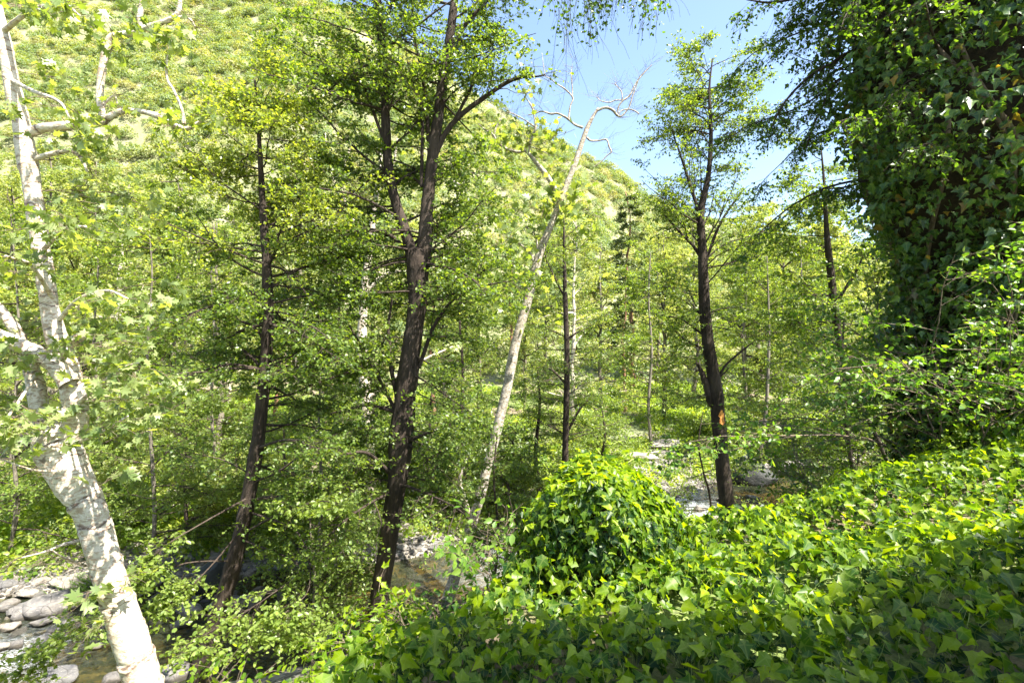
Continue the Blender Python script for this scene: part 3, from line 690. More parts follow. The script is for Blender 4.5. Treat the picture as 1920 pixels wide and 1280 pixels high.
# 2 --- the forked alder in the middle
def tree_forked():
    global WF; WF = 0.74
    d = 11; P, R = stem([(700, 1230, 54), (712, 1120, 48), (728, 1010, 46), (745, 900, 50), (752, 820, 60), (760, 740, 54), (772, 650, 48), (782, 570, 46), (784, 500, 58), (786, 470, 50)], d, 90)
    P[0, 2] = min(P[0, 2], float(terrain(P[0, 0], d)) - .1)
    base = P[0].copy(); r = thing('alder_tree', 'tall dark alder whose trunk forks into two stems, left of the picture centre', 'tree', base)
    bark_obj('trunk', P, R, M['bark_alder'], r, base, 24, .08, .05, 3)
    A1, R1 = stem([(778, 500, 34), (762, 440, 28), (742, 380, 25), (728, 310, 24), (722, 200, 23), (717, 100, 22), (708, 0, 20), (702, -150, 16), (700, -330, 8)], d, 60)
    A2, R2 = stem([(792, 500, 38), (800, 400, 32), (808, 320, 29), (820, 230, 27), (832, 140, 24), (846, 50, 21), (860, -80, 17), (868, -260, 8)], d, 60)
    bark_obj('stem', A1, R1, M['bark_alder'], r, base, 16, .06, .04, 5, label='left stem of the fork')
    bark_obj('stem', A2, R2, M['bark_alder'], r, base, 16, .06, .04, 6, label='right stem of the fork')
    sp = [[(812, 300, 16), (835, 250, 14), (865, 215, 13), (905, 185, 12), (945, 158, 10), (975, 145, 9), (1002, 144, 5), (1020, 142, 3)],
          [(806, 320, 11), (803, 250, 11), (795, 160, 10), (782, 90, 8), (770, 30, 5)],
          [(722, 270, 9), (700, 210, 8), (680, 150, 6), (665, 60, 3)],
          [(754, 778, 12), (715, 764, 9), (680, 760, 7), (620, 775, 4)],
          [(752, 770, 13), (735, 700, 11), (728, 620, 8), (735, 560, 5)],
          [(775, 480, 12), (730, 440, 10), (690, 430, 7), (640, 435, 4)],
          [(752, 790, 10), (700, 690, 8), (655, 610, 5)],
          [(785, 690, 11), (820, 600, 9), (880, 530, 6), (930, 490, 3)],
          [(850, 230, 8), (885, 160, 7), (890, 130, 4), (920, 100, 3)],
          [(830, 140, 12), (865, 60, 10), (905, 10, 8), (960, -40, 5)],
          [(790, 350, 10), (792, 240, 8), (790, 190, 5)],
          [(738, 920, 9), (690, 945, 6, -.8), (630, 990, 4, -1.4), (585, 1050, 2, -2)], [(745, 905, 9), (800, 925, 6, -.8), (860, 955, 4, -1.4), (905, 1000, 2, -1.8)],
          [(735, 890, 12), (690, 850, 9, -.6), (650, 850, 6, -1)], [(757, 830, 10), (830, 800, 8, -.5), (880, 790, 5, -1)]]
    B_ = px_branches(r, sp, d, M['bark_alder'], base, 9, .05)
    tw, cr = Geo(), Geo(); A, L = resamp(B_)
    foliate(A[1:], L[1:] + .8, tw, cr, 13, 6, 9, L_OVAL, .075)
    foliate(A[:1], L[:1], tw, cr, 12, 4, 2, L_OVAL, .08, t0=.4)
    S, D, L = limbs_from([P], 34, (.25, .75), 1.9, (-.3, .3), prof=lambda t: .9 + .2 * t); AA = add_limbs(tw, S, D, L, .026, .3)
    foliate(AA, L, tw, cr, 13, 6, 8, L_OVAL, .075, tint=(0, .9))
    S, D, L = limbs_from([P], 20, (.75, .99), 2.5, (-.1, .5)); AA = add_limbs(tw, S, D, L, .028, .2)
    foliate(AA, L, tw, cr, 13, 6, 8, L_OVAL, .075, tint=(0, .9))
    S, D, L = limbs_from([A1], 46, (.02, .98), 2.6, (-.1, .75)); AA = add_limbs(tw, S, D, L, .026, .1)
    foliate(AA, L, tw, cr, 14, 6, 8, L_OVAL, .075, tint=(0, .9))
    S, D, L = limbs_from([A2], 40, (.02, .98), 2.2, (-.1, .75)); AA = add_limbs(tw, S, D, L, .026, .1)
    foliate(AA, L, tw, cr, 13, 6, 8, L_OVAL, .075, tint=(0, .9))
    finish_tree(r, tw, cr, M['twig_dark'], M['alder'], base)
tree_forked()

# 3 --- alder with the orange scar on the right
def tree_scar():
    global WF; WF = 0.78
    d = 15; P, R = stem([(1378, 1090, 42), (1368, 980, 38), (1358, 900, 36), (1348, 800, 35), (1340, 720, 33), (1328, 640, 29), (1320, 560, 27), (1317, 470, 22), (1314, 400, 18), (1328, 330, 13), (1333, 250, 10), (1330, 170, 6), (1336, 110, 3)], d, 90)
    P[0, 2] = min(P[0, 2], float(terrain(P[0, 0], d)) - .1)
    base = P[0].copy(); r = thing('alder_tree', 'slender dark alder with an orange scar on its trunk, right of centre', 'tree', base)
    bark_obj('trunk', P, R, M['bark_alder'], r, base, 18, .05, .05, 8)
    # the wound: a recessed tongue of bare wood set into the bark, with a raised rim
    c = W(1347, 778, d); k = np.argmin(np.abs(P[:, 2] - c[2])); rad = R[k]
    n = 14; zz = np.linspace(-.24, .2, n); g = Geo(); V = []
    for z in zz:
        w = .062 * math.sqrt(max(0, 1 - ((z + .02) / .24) ** 2)) * (1 + .35 * math.sin(z * 31) + .2 * math.sin(z * 67)) + .012
        for s in (-1, -.35, .35, 1):
            x = s * w; ax = P[k, 0] + .03 + (z * -.05)
            V.append([ax + x, P[k, 1] - math.sqrt(max(rad ** 2 - (x + .03) ** 2, 1e-4)) - .018 + (.010 if abs(s) < .5 else 0) + .004*math.sin(z*60), P[k, 2] + z])
    F_ = [[i * 4 + j, i * 4 + j + 1, (i + 1) * 4 + j + 1, (i + 1) * 4 + j] for i in range(n - 1) for j in range(3)]
    link('scar', mesh_np('scar', np.array(V) - base, F_, M['scar'], None, True), r, label='orange patch of bare wood where bark has torn off')
    B_ = px_branches(r, [[(1334, 760, 20), (1322, 715, 18), (1312, 690, 10), (1306, 680, 6)], [(1345, 708, 7), (1365, 680, 6), (1395, 655, 5), (1420, 635, 2)], [(1344, 712, 6), (1362, 695, 4), (1366, 688, 2)],
                         [(1314, 410, 10), (1292, 340, 8), (1272, 280, 5), (1255, 230, 3)], [(1320, 500, 9), (1350, 420, 7), (1390, 360, 4)], [(1318, 480, 8), (1270, 430, 6), (1235, 390, 3)], [(1333, 640, 7), (1280, 600, 5), (1230, 590, 3)], [(1333, 660, 7), (1290, 640, 5), (1265, 620, 3)]], d, M['bark_alder'], base, 8)
    tw, cr = Geo(), Geo(); A, L = resamp(B_[3:]); foliate(A, L + .9, tw, cr, 15, 6, 8, L_OVAL, .075, tint=(.1, 1))
    S, D, L = limbs_from([P], 52, (.45, .99), 2.5, (.1, 1.1), prof=lambda t: 1.1 - .45 * (t - .5) / .5); AA = add_limbs(tw, S, D, L, .024, .0)
    foliate(AA, L, tw, cr, 12, 6, 7, L_OVAL, .075, tint=(.1, 1))
    S, D, L = limbs_from([P], 16, (.3, .58), 1.9, (-.2, .3)); AA = add_limbs(tw, S, D, L, .02, .2)
    foliate(AA, L, tw, cr, 10, 5, 6, L_OVAL, .075, tint=(.1, 1))
    finish_tree(r, tw, cr, M['twig_dark'], M['alder'], base)
tree_scar()

# 4 --- leaning white sycamore with bare crooked limbs
def tree_leaning():
    global WF; WF = .56
    d = 14; P, R = stem([(825, 1175, 42), (850, 1090, 38), (885, 980, 34), (918, 860, 32), (945, 750, 32), (968, 640, 31), (990, 560, 30), (1010, 480, 27), (1034, 420, 22), (1055, 365, 20), (1077, 310, 19), (1098, 248, 16), (1110, 222, 12), (1122, 203, 9)], d, 420)
    P[0, 2] = min(P[0, 2], float(terrain(P[0, 0], d)) - .1)
    base = P[0].copy(); r = thing('sycamore_tree', 'leaning white sycamore with bare crooked limbs against the sky', 'tree', base)
    bark_obj('trunk', P, R, M['bark_white2'], r, base, 24, .09, .0, 21, 60)
    sp = [[(1093, 240, 7), (1078, 234, 6), (1062, 221, 6), (1045, 213, 5), (1033, 214, 5), (1016, 209, 4), (1003, 213, 3), (990, 216, 2)],
          [(1066, 223, 5), (1069, 200, 4), (1074, 184, 4), (1060, 168, 4), (1045, 158, 3), (1032, 148, 2.5), (1022, 140, 2), (1016, 100, 1.5)],
          [(1073, 184, 3), (1073, 165, 3), (1071, 140, 2), (1073, 120, 1)],
          [(1121, 207, 7), (1135, 202, 7), (1148, 206, 7), (1157, 216, 7), (1163, 219, 5)],
          [(1162, 219, 4), (1168, 216, 4), (1180, 200, 3), (1186, 180, 3), (1193, 162, 3), (1197, 150, 3)],
          [(1160, 214, 3.5), (1165, 208, 3.5), (1178, 205, 3), (1190, 208, 3), (1198, 214, 3)],
          [(1158, 212, 3), (1160, 200, 3.5), (1167, 190, 4), (1180, 180, 4), (1188, 165, 4), (1195, 152, 3.5), (1207, 138, 3), (1222, 122, 2)],
          [(1170, 188, 3), (1155, 188, 3), (1143, 192, 3), (1128, 190, 2.5), (1118, 182, 2)],
          [(1167, 188, 3), (1165, 172, 2.5), (1155, 160, 2), (1153, 155, 1.5)],
          [(1100, 258, 6), (1108, 264, 5), (1122, 264, 4), (1137, 262, 4), (1142, 275, 4), (1146, 285, 4), (1138, 292, 3), (1126, 304, 2.5), (1112, 314, 2)],
          [(1050, 375, 13), (1038, 350, 13), (1022, 325, 13), (1005, 305, 11), (993, 290, 9), (984, 282, 8), (972, 285, 8), (958, 282, 7), (944, 276, 7), (932, 265, 6), (924, 252, 5), (912, 245, 4), (896, 232, 2)],
          [(990, 290, 6), (993, 272, 6), (997, 258, 6), (1004, 240, 5), (1002, 222, 4), (999, 205, 4), (992, 192, 3), (982, 180, 2)],
          [(1002, 238, 4), (985, 226, 3), (965, 215, 3), (950, 210, 2)],
          [(926, 256, 4), (930, 240, 4), (938, 225, 4), (940, 215, 2)],
          [(995, 276, 3), (1010, 280, 3), (1025, 288, 2.5), (1032, 292, 2)],
          [(1004, 497, 9), (996, 478, 8), (985, 466, 6), (970, 455, 5), (952, 450, 3)],
          [(1010, 480, 6), (1003, 440, 5), (985, 425, 3)],
          [(885, 985, 14), (870, 930, 10), (862, 900, 8), (875, 860, 5)]]
    B_ = px_branches(r, sp, d, M['bark_white2'], base, 8, .08, 5, wm=1.35, dens=8)
    tw, cr = Geo(), Geo(); A, L = resamp(B_)
    fo = foliate(A, np.minimum(L, 1.5), tw, None, 8, 4, 1, L_SYC, .1, sub_len=.45, rsub=.007, twig_len=(.2, .55), twig_droop=-.6, droop=-.5)
    def tuft_leaves(px, py, rad, n):
        c = W(px, py, d); Q = c + rng.normal(size=(n, 3)) * rad
        Nn, Dd = leaf_frames(n, .5); place_leaves(cr, L_SYC, Q, Nn, Dd, .19 * rng.uniform(.6, 1.2, n), rng.uniform(0, 1, n))
        st = np.repeat(c[None], 5, 0) + rng.normal(size=(5, 3)) * rad * .5; dd = norm(rng.normal(size=(5, 3))); v, q = tubes(curves(st, dd, np.full(5, rad * 2.2), 4), np.full((5, 4), .006), 3); tw.add(v, q)
    for c in [(1022, 262, .28, 60), (1035, 250, .15, 25), (965, 262, .3, 50), (985, 250, .2, 30), (930, 250, .3, 40), (1040, 385, .4, 90), (1065, 375, .3, 60), (1010, 400, .4, 60), (1080, 400, .35, 50), (945, 495, .45, 110), (965, 450, .4, 60), (1000, 350, .3, 20), (985, 540, .6, 90), (925, 560, .5, 80), (1060, 330, .2, 15), (975, 130, .2, 14), (990, 165, .2, 20)]: tuft_leaves(*c)
    finish_tree(r, tw, cr, M['twig'], M['sycamore'], base)
tree_leaning()

# 5 --- white sycamore seen behind the forked tree
def tree_behind():
    global WF; WF = 0.78
    d = 18; P, R = stem([(700, 1090, 26), (696, 960, 26), (692, 850, 27), (686, 750, 27), (679, 660, 26), (680, 590, 22), (686, 520, 19), (696, 440, 16), (705, 370, 12), (712, 310, 8), (722, 240, 5)], d, 90)
    P[0, 2] = min(P[0, 2], float(terrain(P[0, 0], d)) - .1)
    base = P[0].copy(); r = thing('sycamore_tree', 'slim chalk-white sycamore trunk seen just left of the forked alder', 'tree', base)
    bark_obj('trunk', P, R, M['bark_white'], r, base, 16, .05, 0, 31, 16)
    B_ = px_branches(r, [[(684, 560, 14), (705, 528, 12), (735, 511, 9), (775, 508, 6), (820, 500, 3)], [(690, 748, 12), (715, 728, 11), (750, 700, 10), (800, 672, 8), (850, 650, 5)], [(690, 470, 9), (665, 420, 8), (640, 350, 6), (655, 280, 4)],
                         [(705, 370, 7), (735, 320, 6), (745, 260, 4)], [(660, 400, 5), (640, 380, 4), (615, 300, 3), (610, 250, 2)], [(880, 340, 6, 1), (860, 345, 5, 1), (840, 330, 3, 1)]], d, M['bark_white'], base, 8)
    tw, cr = Geo(), Geo(); A, L = resamp(B_[:5]); foliate(A, L + .6, tw, cr, 7, 4, 3, L_SYC, .17, tint=(.3, 1), updir=.5)
    finish_tree(r, tw, cr, M['twig'], M['sycamore'], base)
tree_behind()

# 6, 7 and further alders: described by trunk pixels, depth and crown
def alder(label, px, d, nl, length, rng_t, leaf=.075, bark='bark_alder', lf='alder', el=(-.15, .6), tint=(0, 1), sp=(), leaves=7, group=None, nsub=11):
    global WF; WF = 0.72
    P, R = stem(px, d, 60); P[0, 2] = min(P[0, 2], float(terrain(P[0, 0], d)) - .1)
    base = P[0].copy(); r = thing('alder_tree', label, 'tree', base, group)
    bark_obj('trunk', P, R, M[bark], r, base, 12, .05, .03, int(px[0][0]))
    tw, cr = Geo(), Geo()
    if sp:
        B_ = px_branches(r, sp, d, M[bark], base, 7); A, L = resamp(B_); foliate(A, L + .8, tw, cr, 12, 5, leaves, L_OVAL, leaf, tint=tint)
    S, D, L = limbs_from([P], nl, rng_t, length, el, prof=lambda t: 1.15 - .55 * t); AA = add_limbs(tw, S, D, L, .022, .1)
    foliate(AA, L, tw, cr, nsub, 5, leaves, L_OVAL, leaf, tint=tint)
    finish_tree(r, tw, cr, M['twig_dark'], M[lf], base)
alder('short dark alder with a straight thin trunk, right of the leaning white sycamore', [(1060, 980, 18), (1060, 860, 17), (1062, 760, 16), (1063, 660, 15), (1060, 560, 12), (1058, 480, 8), (1057, 410, 4)], 20, 56, 2.7, (.22, .99),
      sp=[[(1064, 810, 7), (1085, 770, 6), (1105, 748, 3)], [(1062, 640, 6), (1085, 622, 5), (1110, 628, 3)], [(1062, 720, 6), (1030, 690, 5), (1000, 690, 3)], [(1060, 560, 6), (1035, 510, 4), (1022, 480, 2)]])
alder('dark alder with a bent trunk in front of the ivy-covered tree', [(1700, 960, 12), (1665, 870, 12), (1635, 800, 13), (1600, 735, 14), (1580, 670, 16), (1568, 600, 20), (1560, 530, 22), (1552, 460, 18), (1548, 400, 12), (1545, 340, 8), (1540, 280, 4)], 13, 50, 2.1, (.25, .99), tint=(.1, 1),
      sp=[[(1566, 575, 12), (1582, 545, 10), (1605, 510, 8), (1618, 480, 4)], [(1575, 650, 8), (1530, 620, 7), (1490, 600, 4)], [(1560, 555, 7), (1530, 552, 5), (1500, 560, 3)], [(1600, 740, 8), (1560, 770, 6), (1520, 800, 3)]])
alder('small alder with a forked trunk on the far shore behind the dark boulder', [(1420, 880, 13), (1428, 830, 12), (1436, 770, 10), (1440, 700, 9), (1442, 620, 7), (1440, 540, 4), (1438, 480, 3)], 29, 44, 3.4, (.25, .99), leaf=.11, lf='alder', tint=(.3, 1), bark='bark_grey')
alder('shaded streamside sapling behind the ivy mound', [(955, 1010, 10), (957, 950, 9), (952, 900, 8), (958, 850, 6), (970, 790, 3)], 19, 26, 2.0, (.1, .99), tint=(0, .7))
alder('low spreading sapling over the rapids, left of the scarred trunk', [(1335, 975, 6), (1330, 925, 6), (1318, 880, 5), (1310, 830, 4), (1318, 770, 2)], 19, 26, 1.9, (.1, .99), tint=(.3, 1), el=(-.3, .3), leaves=6)
alder('dark low alder hanging over the amber pool, right of it', [(1700, 960, 14), (1640, 920, 13), (1600, 880, 11), (1590, 820, 9), (1580, 760, 6), (1570, 700, 3)], 16, 38, 2.2, (.1, .99), tint=(0, .8), el=(-.4, .4))
alder('green sapling between the dark leaning trunk and the forked tree', [(600, 1120, 12), (598, 1020, 11), (604, 920, 9), (598, 820, 7), (600, 720, 5), (604, 640, 3)], 15.5, 50, 2.2, (.1, .99), tint=(.1, 1), bark='bark_grey')
alder('thin-stemmed green alder right behind the big white trunk', [(285, 1060, 13), (290, 960, 12), (284, 840, 11), (276, 720, 9), (278, 620, 7), (285, 520, 5), (280, 430, 3)], 15.5, 52, 2.6, (.08, .99), leaf=.09, tint=(.35, 1), bark='bark_grey', lf='alder')
alder('bright alder at the far left edge behind the white trunk', [(10, 1080, 14), (30, 950, 13), (24, 800, 11), (36, 660, 9), (30, 520, 6), (20, 400, 3)], 16, 52, 2.7, (.08, .99), leaf=.09, tint=(.3, 1), bark='bark_grey', lf='alder')
alder('leafy alder behind the leaning sycamore, foliage down to the creek', [(880, 1010, 13), (872, 900, 12), (866, 800, 10), (868, 700, 8), (862, 600, 6), (864, 520, 3)], 20, 50, 2.6, (.08, .99), tint=(0, .8))

alder('broad alder on the near shore, shading the dark boulder from the right', [(1590, 1000, 11), (1596, 900, 11), (1588, 780, 9), (1580, 660, 7), (1586, 560, 4)], 20, 60, 3.3, (.2, .99), tint=(.1, .9), el=(-.3, .5), leaf=.095, nsub=14)
alder('leafy sapling on the near shore between leaning and forked alders', [(590, 1300, 8), (584, 1200, 8), (590, 1080, 7), (582, 980, 5), (586, 880, 3)], 10.3, 30, 1.6, (.35, .99), tint=(.2, 1), el=(-.3, .4), bark='bark_grey')
alder('thin sapling veiling the lower trunk of the leaning sycamore', [(930, 1260, 7), (926, 1120, 7), (934, 1000, 6), (926, 900, 5), (932, 810, 3)], 12.4, 26, 1.6, (.3, .99), tint=(0, .8), el=(-.3, .4))
alder('shaded sapling on the far shore between forked trunk and leaning sycamore', [(812, 1010, 10), (806, 950, 9), (812, 880, 8), (806, 800, 6), (810, 720, 3)], 18.5, 36, 2.3, (.05, .99), tint=(0, .7), el=(-.3, .4))
alder('slim shaded alder on the far shore just right of the leaning sycamore', [(1000, 1000, 12), (1010, 930, 11), (1004, 850, 10), (1012, 760, 7), (1008, 690, 3)], 21, 36, 2.3, (.05, .99), tint=(0, .8), el=(-.3, .4))
alder('bushy sapling filling the gap under the crown of the leaning alder', [(540, 1060, 12), (534, 990, 11), (540, 920, 9), (532, 840, 6), (536, 770, 3)], 16.5, 38, 2.2, (.05, .99), tint=(.1, .9), el=(-.3, .4))
alder('bushy sapling on the far shore between big white trunk and leaning alder', [(352, 1040, 12), (350, 980, 11), (345, 900, 9), (350, 820, 6), (346, 740, 3)], 17, 38, 2.4, (.05, .99), tint=(.3, 1), el=(-.3, .4))
alder('low bright sapling on the gravel bar behind the ivy mound', [(1130, 900, 8), (1128, 860, 7), (1134, 820, 6), (1130, 770, 3)], 25, 30, 2.2, (.05, .99), tint=(.4, 1), el=(-.3, .4), leaf=.10)
alder('slender green alder between the short dark alder and the scarred one', [(1222, 850, 9), (1216, 760, 8), (1222, 660, 7), (1216, 560, 5), (1220, 470, 3)], 31, 44, 3.0, (.2, .99), tint=(.3, 1), leaf=.12, bark='bark_grey')
alder('bright alder behind the right side of the scarred trunk', [(1395, 840, 9), (1400, 760, 8), (1392, 640, 7), (1400, 540, 5), (1396, 450, 3)], 33, 44, 3.2, (.15, .99), tint=(.3, 1), leaf=.12, bark='bark_grey')
alder('green alder beyond the pool, seen left of the bent alder', [(1500, 870, 10), (1506, 780, 9), (1498, 660, 7), (1504, 560, 5), (1500, 450, 3)], 30, 46, 3.2, (.1, .99), tint=(.2, .9), leaf=.11, bark='bark_grey')
alder('alder with drooping green crown between leaning alder and forked tree', [(640, 1030, 11), (644, 930, 10), (636, 820, 9), (642, 700, 7), (636, 580, 5), (642, 470, 3)], 21, 52, 2.9, (.15, .99), tint=(0, .8), leaf=.09)
alder('pale-leaved alder in the wood left of the leaning alder', [(400, 1000, 11), (404, 880, 10), (396, 760, 9), (402, 640, 7), (396, 520, 5), (402, 420, 3)], 22, 52, 3.2, (.12, .99), tint=(.4, 1), leaf=.10, bark='bark_grey')
alder('pale-leaved alder in the wood right of the big white trunk', [(180, 1000, 11), (176, 880, 10), (184, 760, 9), (176, 640, 7), (184, 500, 5), (178, 380, 3)], 21, 52, 3.2, (.12, .99), tint=(.4, 1), leaf=.10, bark='bark_grey')

# ------------------------------------------------------------------ big white sycamore on the left
def leaf_parts(root, shape, mat, P, Nn, Dd, sz, tt, origin, idx, name='leaf'):
    lib = []
    for k in range(4):
        lib.append(mesh_np(name, shape[0], shape[1], mat, np.full(len(shape[1]), (k + .5) / 4)))
        lib[-1].attributes.new('vein', 'FLOAT', 'POINT').data.foreach_set('value', shape[2].astype(np.float32))
    Dn = norm(Dd - Nn * np.sum(Dd * Nn, -1, keepdims=True)); S = np.cross(Nn, Dn)
    for i in idx:
        o = bpy.data.objects.new(name, lib[min(3, int(tt[i] * 4))]); C.objects.link(o); o.parent = root
        s = float(sz[i]); m = Matrix.Identity(4)
        for a in range(3):
            m[a][0] = Dn[i, a] * s; m[a][1] = S[i, a] * s; m[a][2] = Nn[i, a] * s; m[a][3] = P[i, a] - origin[a]
        o.matrix_local = m
def biggest(P, sz, n=300, bonus=None):
    d = np.maximum(P[:, 1], .3); px = 960 + P[:, 0] / d * F; py = 640 - (P[:, 2] - EYE) / d * F
    sc = sz / np.linalg.norm(P - np.array([0, 0, EYE]), axis=1); sc[(px < 8) | (px > 1912) | (py < 8) | (py > 1272) | (P[:, 1] < .5)] = 0
    if bonus is not None: sc = sc * bonus
    return np.argsort(-sc)[:n]
def tree_big_sycamore():
    global WF; WF = .93
    d = 6.0
    P, R = stem([(330, 1560, 92), (300, 1400, 82), (266, 1272, 76), (242, 1190, 74), (214, 1110, 70), (186, 1015, 68), (166, 952, 74), (138, 902, 90), (114, 856, 100), (100, 818, 92), (96, 796, 60)], d, 420)
    P[0, 2] = min(P[0, 2], float(terrain(P[0, 0], d)) - .1)
    base = P[0].copy(); r = thing('sycamore_tree', 'big white sycamore leaning in at the left edge with large lobed leaves', 'tree', base)
    bw = M['bark_white']
    bark_obj('trunk', P, R, bw, r, base, 56, .07, 0, 51, 34)
    P1, R1 = stem([(122, 835, 62), (140, 785, 58), (136, 730, 54), (122, 680, 54), (106, 632, 48), (92, 570, 42), (82, 500, 42), (72, 430, 42), (62, 360, 42), (52, 300, 44), (42, 240, 42), (28, 180, 38), (14, 110, 34), (2, 50, 30), (-14, -20, 26), (-30, -120, 20)], d, 420)
    P2, R2 = stem([(100, 840, 56), (82, 795, 52), (72, 750, 44), (62, 705, 38), (50, 670, 34), (30, 620, 30), (-20, 560, 26)], d + .15, 260)
    P3, R3 = stem([(130, 720, 46), (100, 682, 44), (62, 660, 42), (20, 640, 38), (-40, 610, 34), (-120, 560, 28)], d - .15, 220)
    for n_, (a, b) in zip(('upper stem with peeling bark', 'shaded left stem', 'thick limb running out of the picture on the left'), ((P1, R1), (P2, R2), (P3, R3))):
        bark_obj('stem', a, b, bw, r, base, 40, .08, 0, int(a[0, 0] * 10) + 77, 30, label=n_)
    sp = [[(55, 248, 24), (80, 240, 20), (110, 238, 19), (150, 232, 18), (185, 228, 17), (205, 220, 15), (225, 210, 12), (260, 209, 11), (290, 216, 11), (315, 228, 11), (335, 238, 10), (352, 241, 9), (372, 230, 5), (392, 221, 3)],
          [(194, 232, 16), (190, 205, 15), (187, 175, 15), (190, 145, 15), (194, 120, 15), (199, 95, 17), (210, 72, 17), (232, 66, 14), (255, 60, 13), (280, 50, 11), (305, 42, 10), (325, 33, 9), (336, 18, 9), (338, -10, 7)],
          [(266, 56, 11), (262, 35, 11), (266, 12, 10), (270, -20, 8)],
          [(345, 232, 7), (343, 212, 6), (335, 190, 5), (325, 168, 5), (314, 150, 5), (312, 120, 4), (317, 90, 3), (322, 75, 2)],
          [(62, 300, 12), (85, 292, 12), (110, 286, 11), (130, 282, 10), (145, 290, 8), (155, 302, 7), (164, 322, 4)],
          [(325, 36, 6), (345, 32, 5), (358, 38, 4), (366, 50, 2)], [(190, 208, 5), (200, 190, 4), (215, 180, 3), (220, 195, 2)],
          [(60, 832, 22), (50, 822, 20), (42, 815, 14)], [(136, 640, 20), (150, 632, 20), (158, 626, 16)],
          [(160, 1010, 8), (120, 1020, 6, -.2), (80, 1035, 4, -.4), (40, 1045, 3, -.6)], [(155, 905, 7), (110, 885, 5, -.2), (60, 880, 4, -.4), (0, 860, 3, -.6)],
          [(160, 1060, 6), (120, 1045, 4, -.3), (95, 1030, 3, -.5)], [(110, 600, 10), (150, 560, 8, -.4), (200, 545, 5, -.7), (240, 560, 3, -.9)],
          [(80, 470, 10), (120, 430, 8, -.4), (160, 425, 5, -.7)], [(20, 150, 10), (60, 170, 8, -.4), (110, 190, 5, -.7), (130, 220, 3, -.8)], [(140, 760, 10), (190, 720, 8, -.3), (230, 690, 5, -.5), (260, 680, 3, -.6)], [(5, 60, 12), (60, 20, 9, -.3), (120, 10, 6, -.5), (150, 30, 3, -.6)],
          [(100, 560, 10), (60, 500, 8, -.5), (10, 480, 5, -.9)], [(140, 830, 8), (190, 810, 6, -.3), (240, 780, 3, -.6)], [(70, 700, 8), (30, 760, 6, -.5), (0, 800, 4, -.8)]]
    B_ = px_branches(r, sp, d, bw, base, 14, .10, 9, wm=1.2, dens=14)
    tw = Geo(); cr = Geo(); A, L = resamp(B_)
    sel = [0, 1, 3, 12, 13, 14, 15, 16, 17, 18, 19]
    res = [foliate(A[sel], np.minimum(L[sel], 1.3) * .6 + .25, tw, None, 8, 4, 3, L_SYC, .10, sub_len=.7, twig_len=(.12, .35), rsub=.008, updir=.45, t0=.35, droop=.5, tint=(0, 1), twig_droop=.5)]
    foliate(A[[5, 6, 9, 10, 11, 4]], np.full(6, .7), tw, None, 7, 4, 1, L_SYC, .1, rsub=.006)
    # extra leafy shoots in front of and around the stems, as seen at the edge
    S, D, L = limbs_from([P1], 22, (.05, .95), 1.1, (-.2, .7), az=(-.5, 3.4)); AA = add_limbs(tw, S, D, L, .012, .1, n=7)
    res.append(foliate(AA, L, tw, None, 7, 3, 3, L_SYC, .10, sub_len=.6, rsub=.008, updir=.45, t0=.3, twig_droop=.5))
    S, D, L = limbs_from([P2, P3], 10, (.1, .95), .9, (-.3, .6), az=(-.6, 3.6)); AA = add_limbs(tw, S, D, L, .012, .1, n=7)
    res.append(foliate(AA, L, tw, None, 7, 3, 3, L_SYC, .10, sub_len=.6, rsub=.008, updir=.45, t0=.3, twig_droop=.5))
    S, D, L = limbs_from([P], 6, (.35, .9), .5, (-.3, .6), az=(-2.6, .6)); AA = add_limbs(tw, S, D, L, .008, .1, n=7)
    res.append(foliate(AA, L, tw, None, 4, 2, 1, L_SYC, .14, sub_len=.5, rsub=.006, updir=.45, t0=.3))
    Q, Nn, Dd, sz, tt = [np.concatenate(z) for z in zip(*res)]
    big = biggest(Q, sz); rest = np.setdiff1d(np.arange(len(Q)), big)
    leaf_parts(r, L_SYC, M['sycamore'], Q, Nn, Dd, sz, tt, base, big)
    place_leaves(cr, L_SYC, Q[rest], Nn[rest], Dd[rest], sz[rest], tt[rest])
    finish_tree(r, tw, cr, M['twig'], M['sycamore'], base, 'foliage')
tree_big_sycamore()

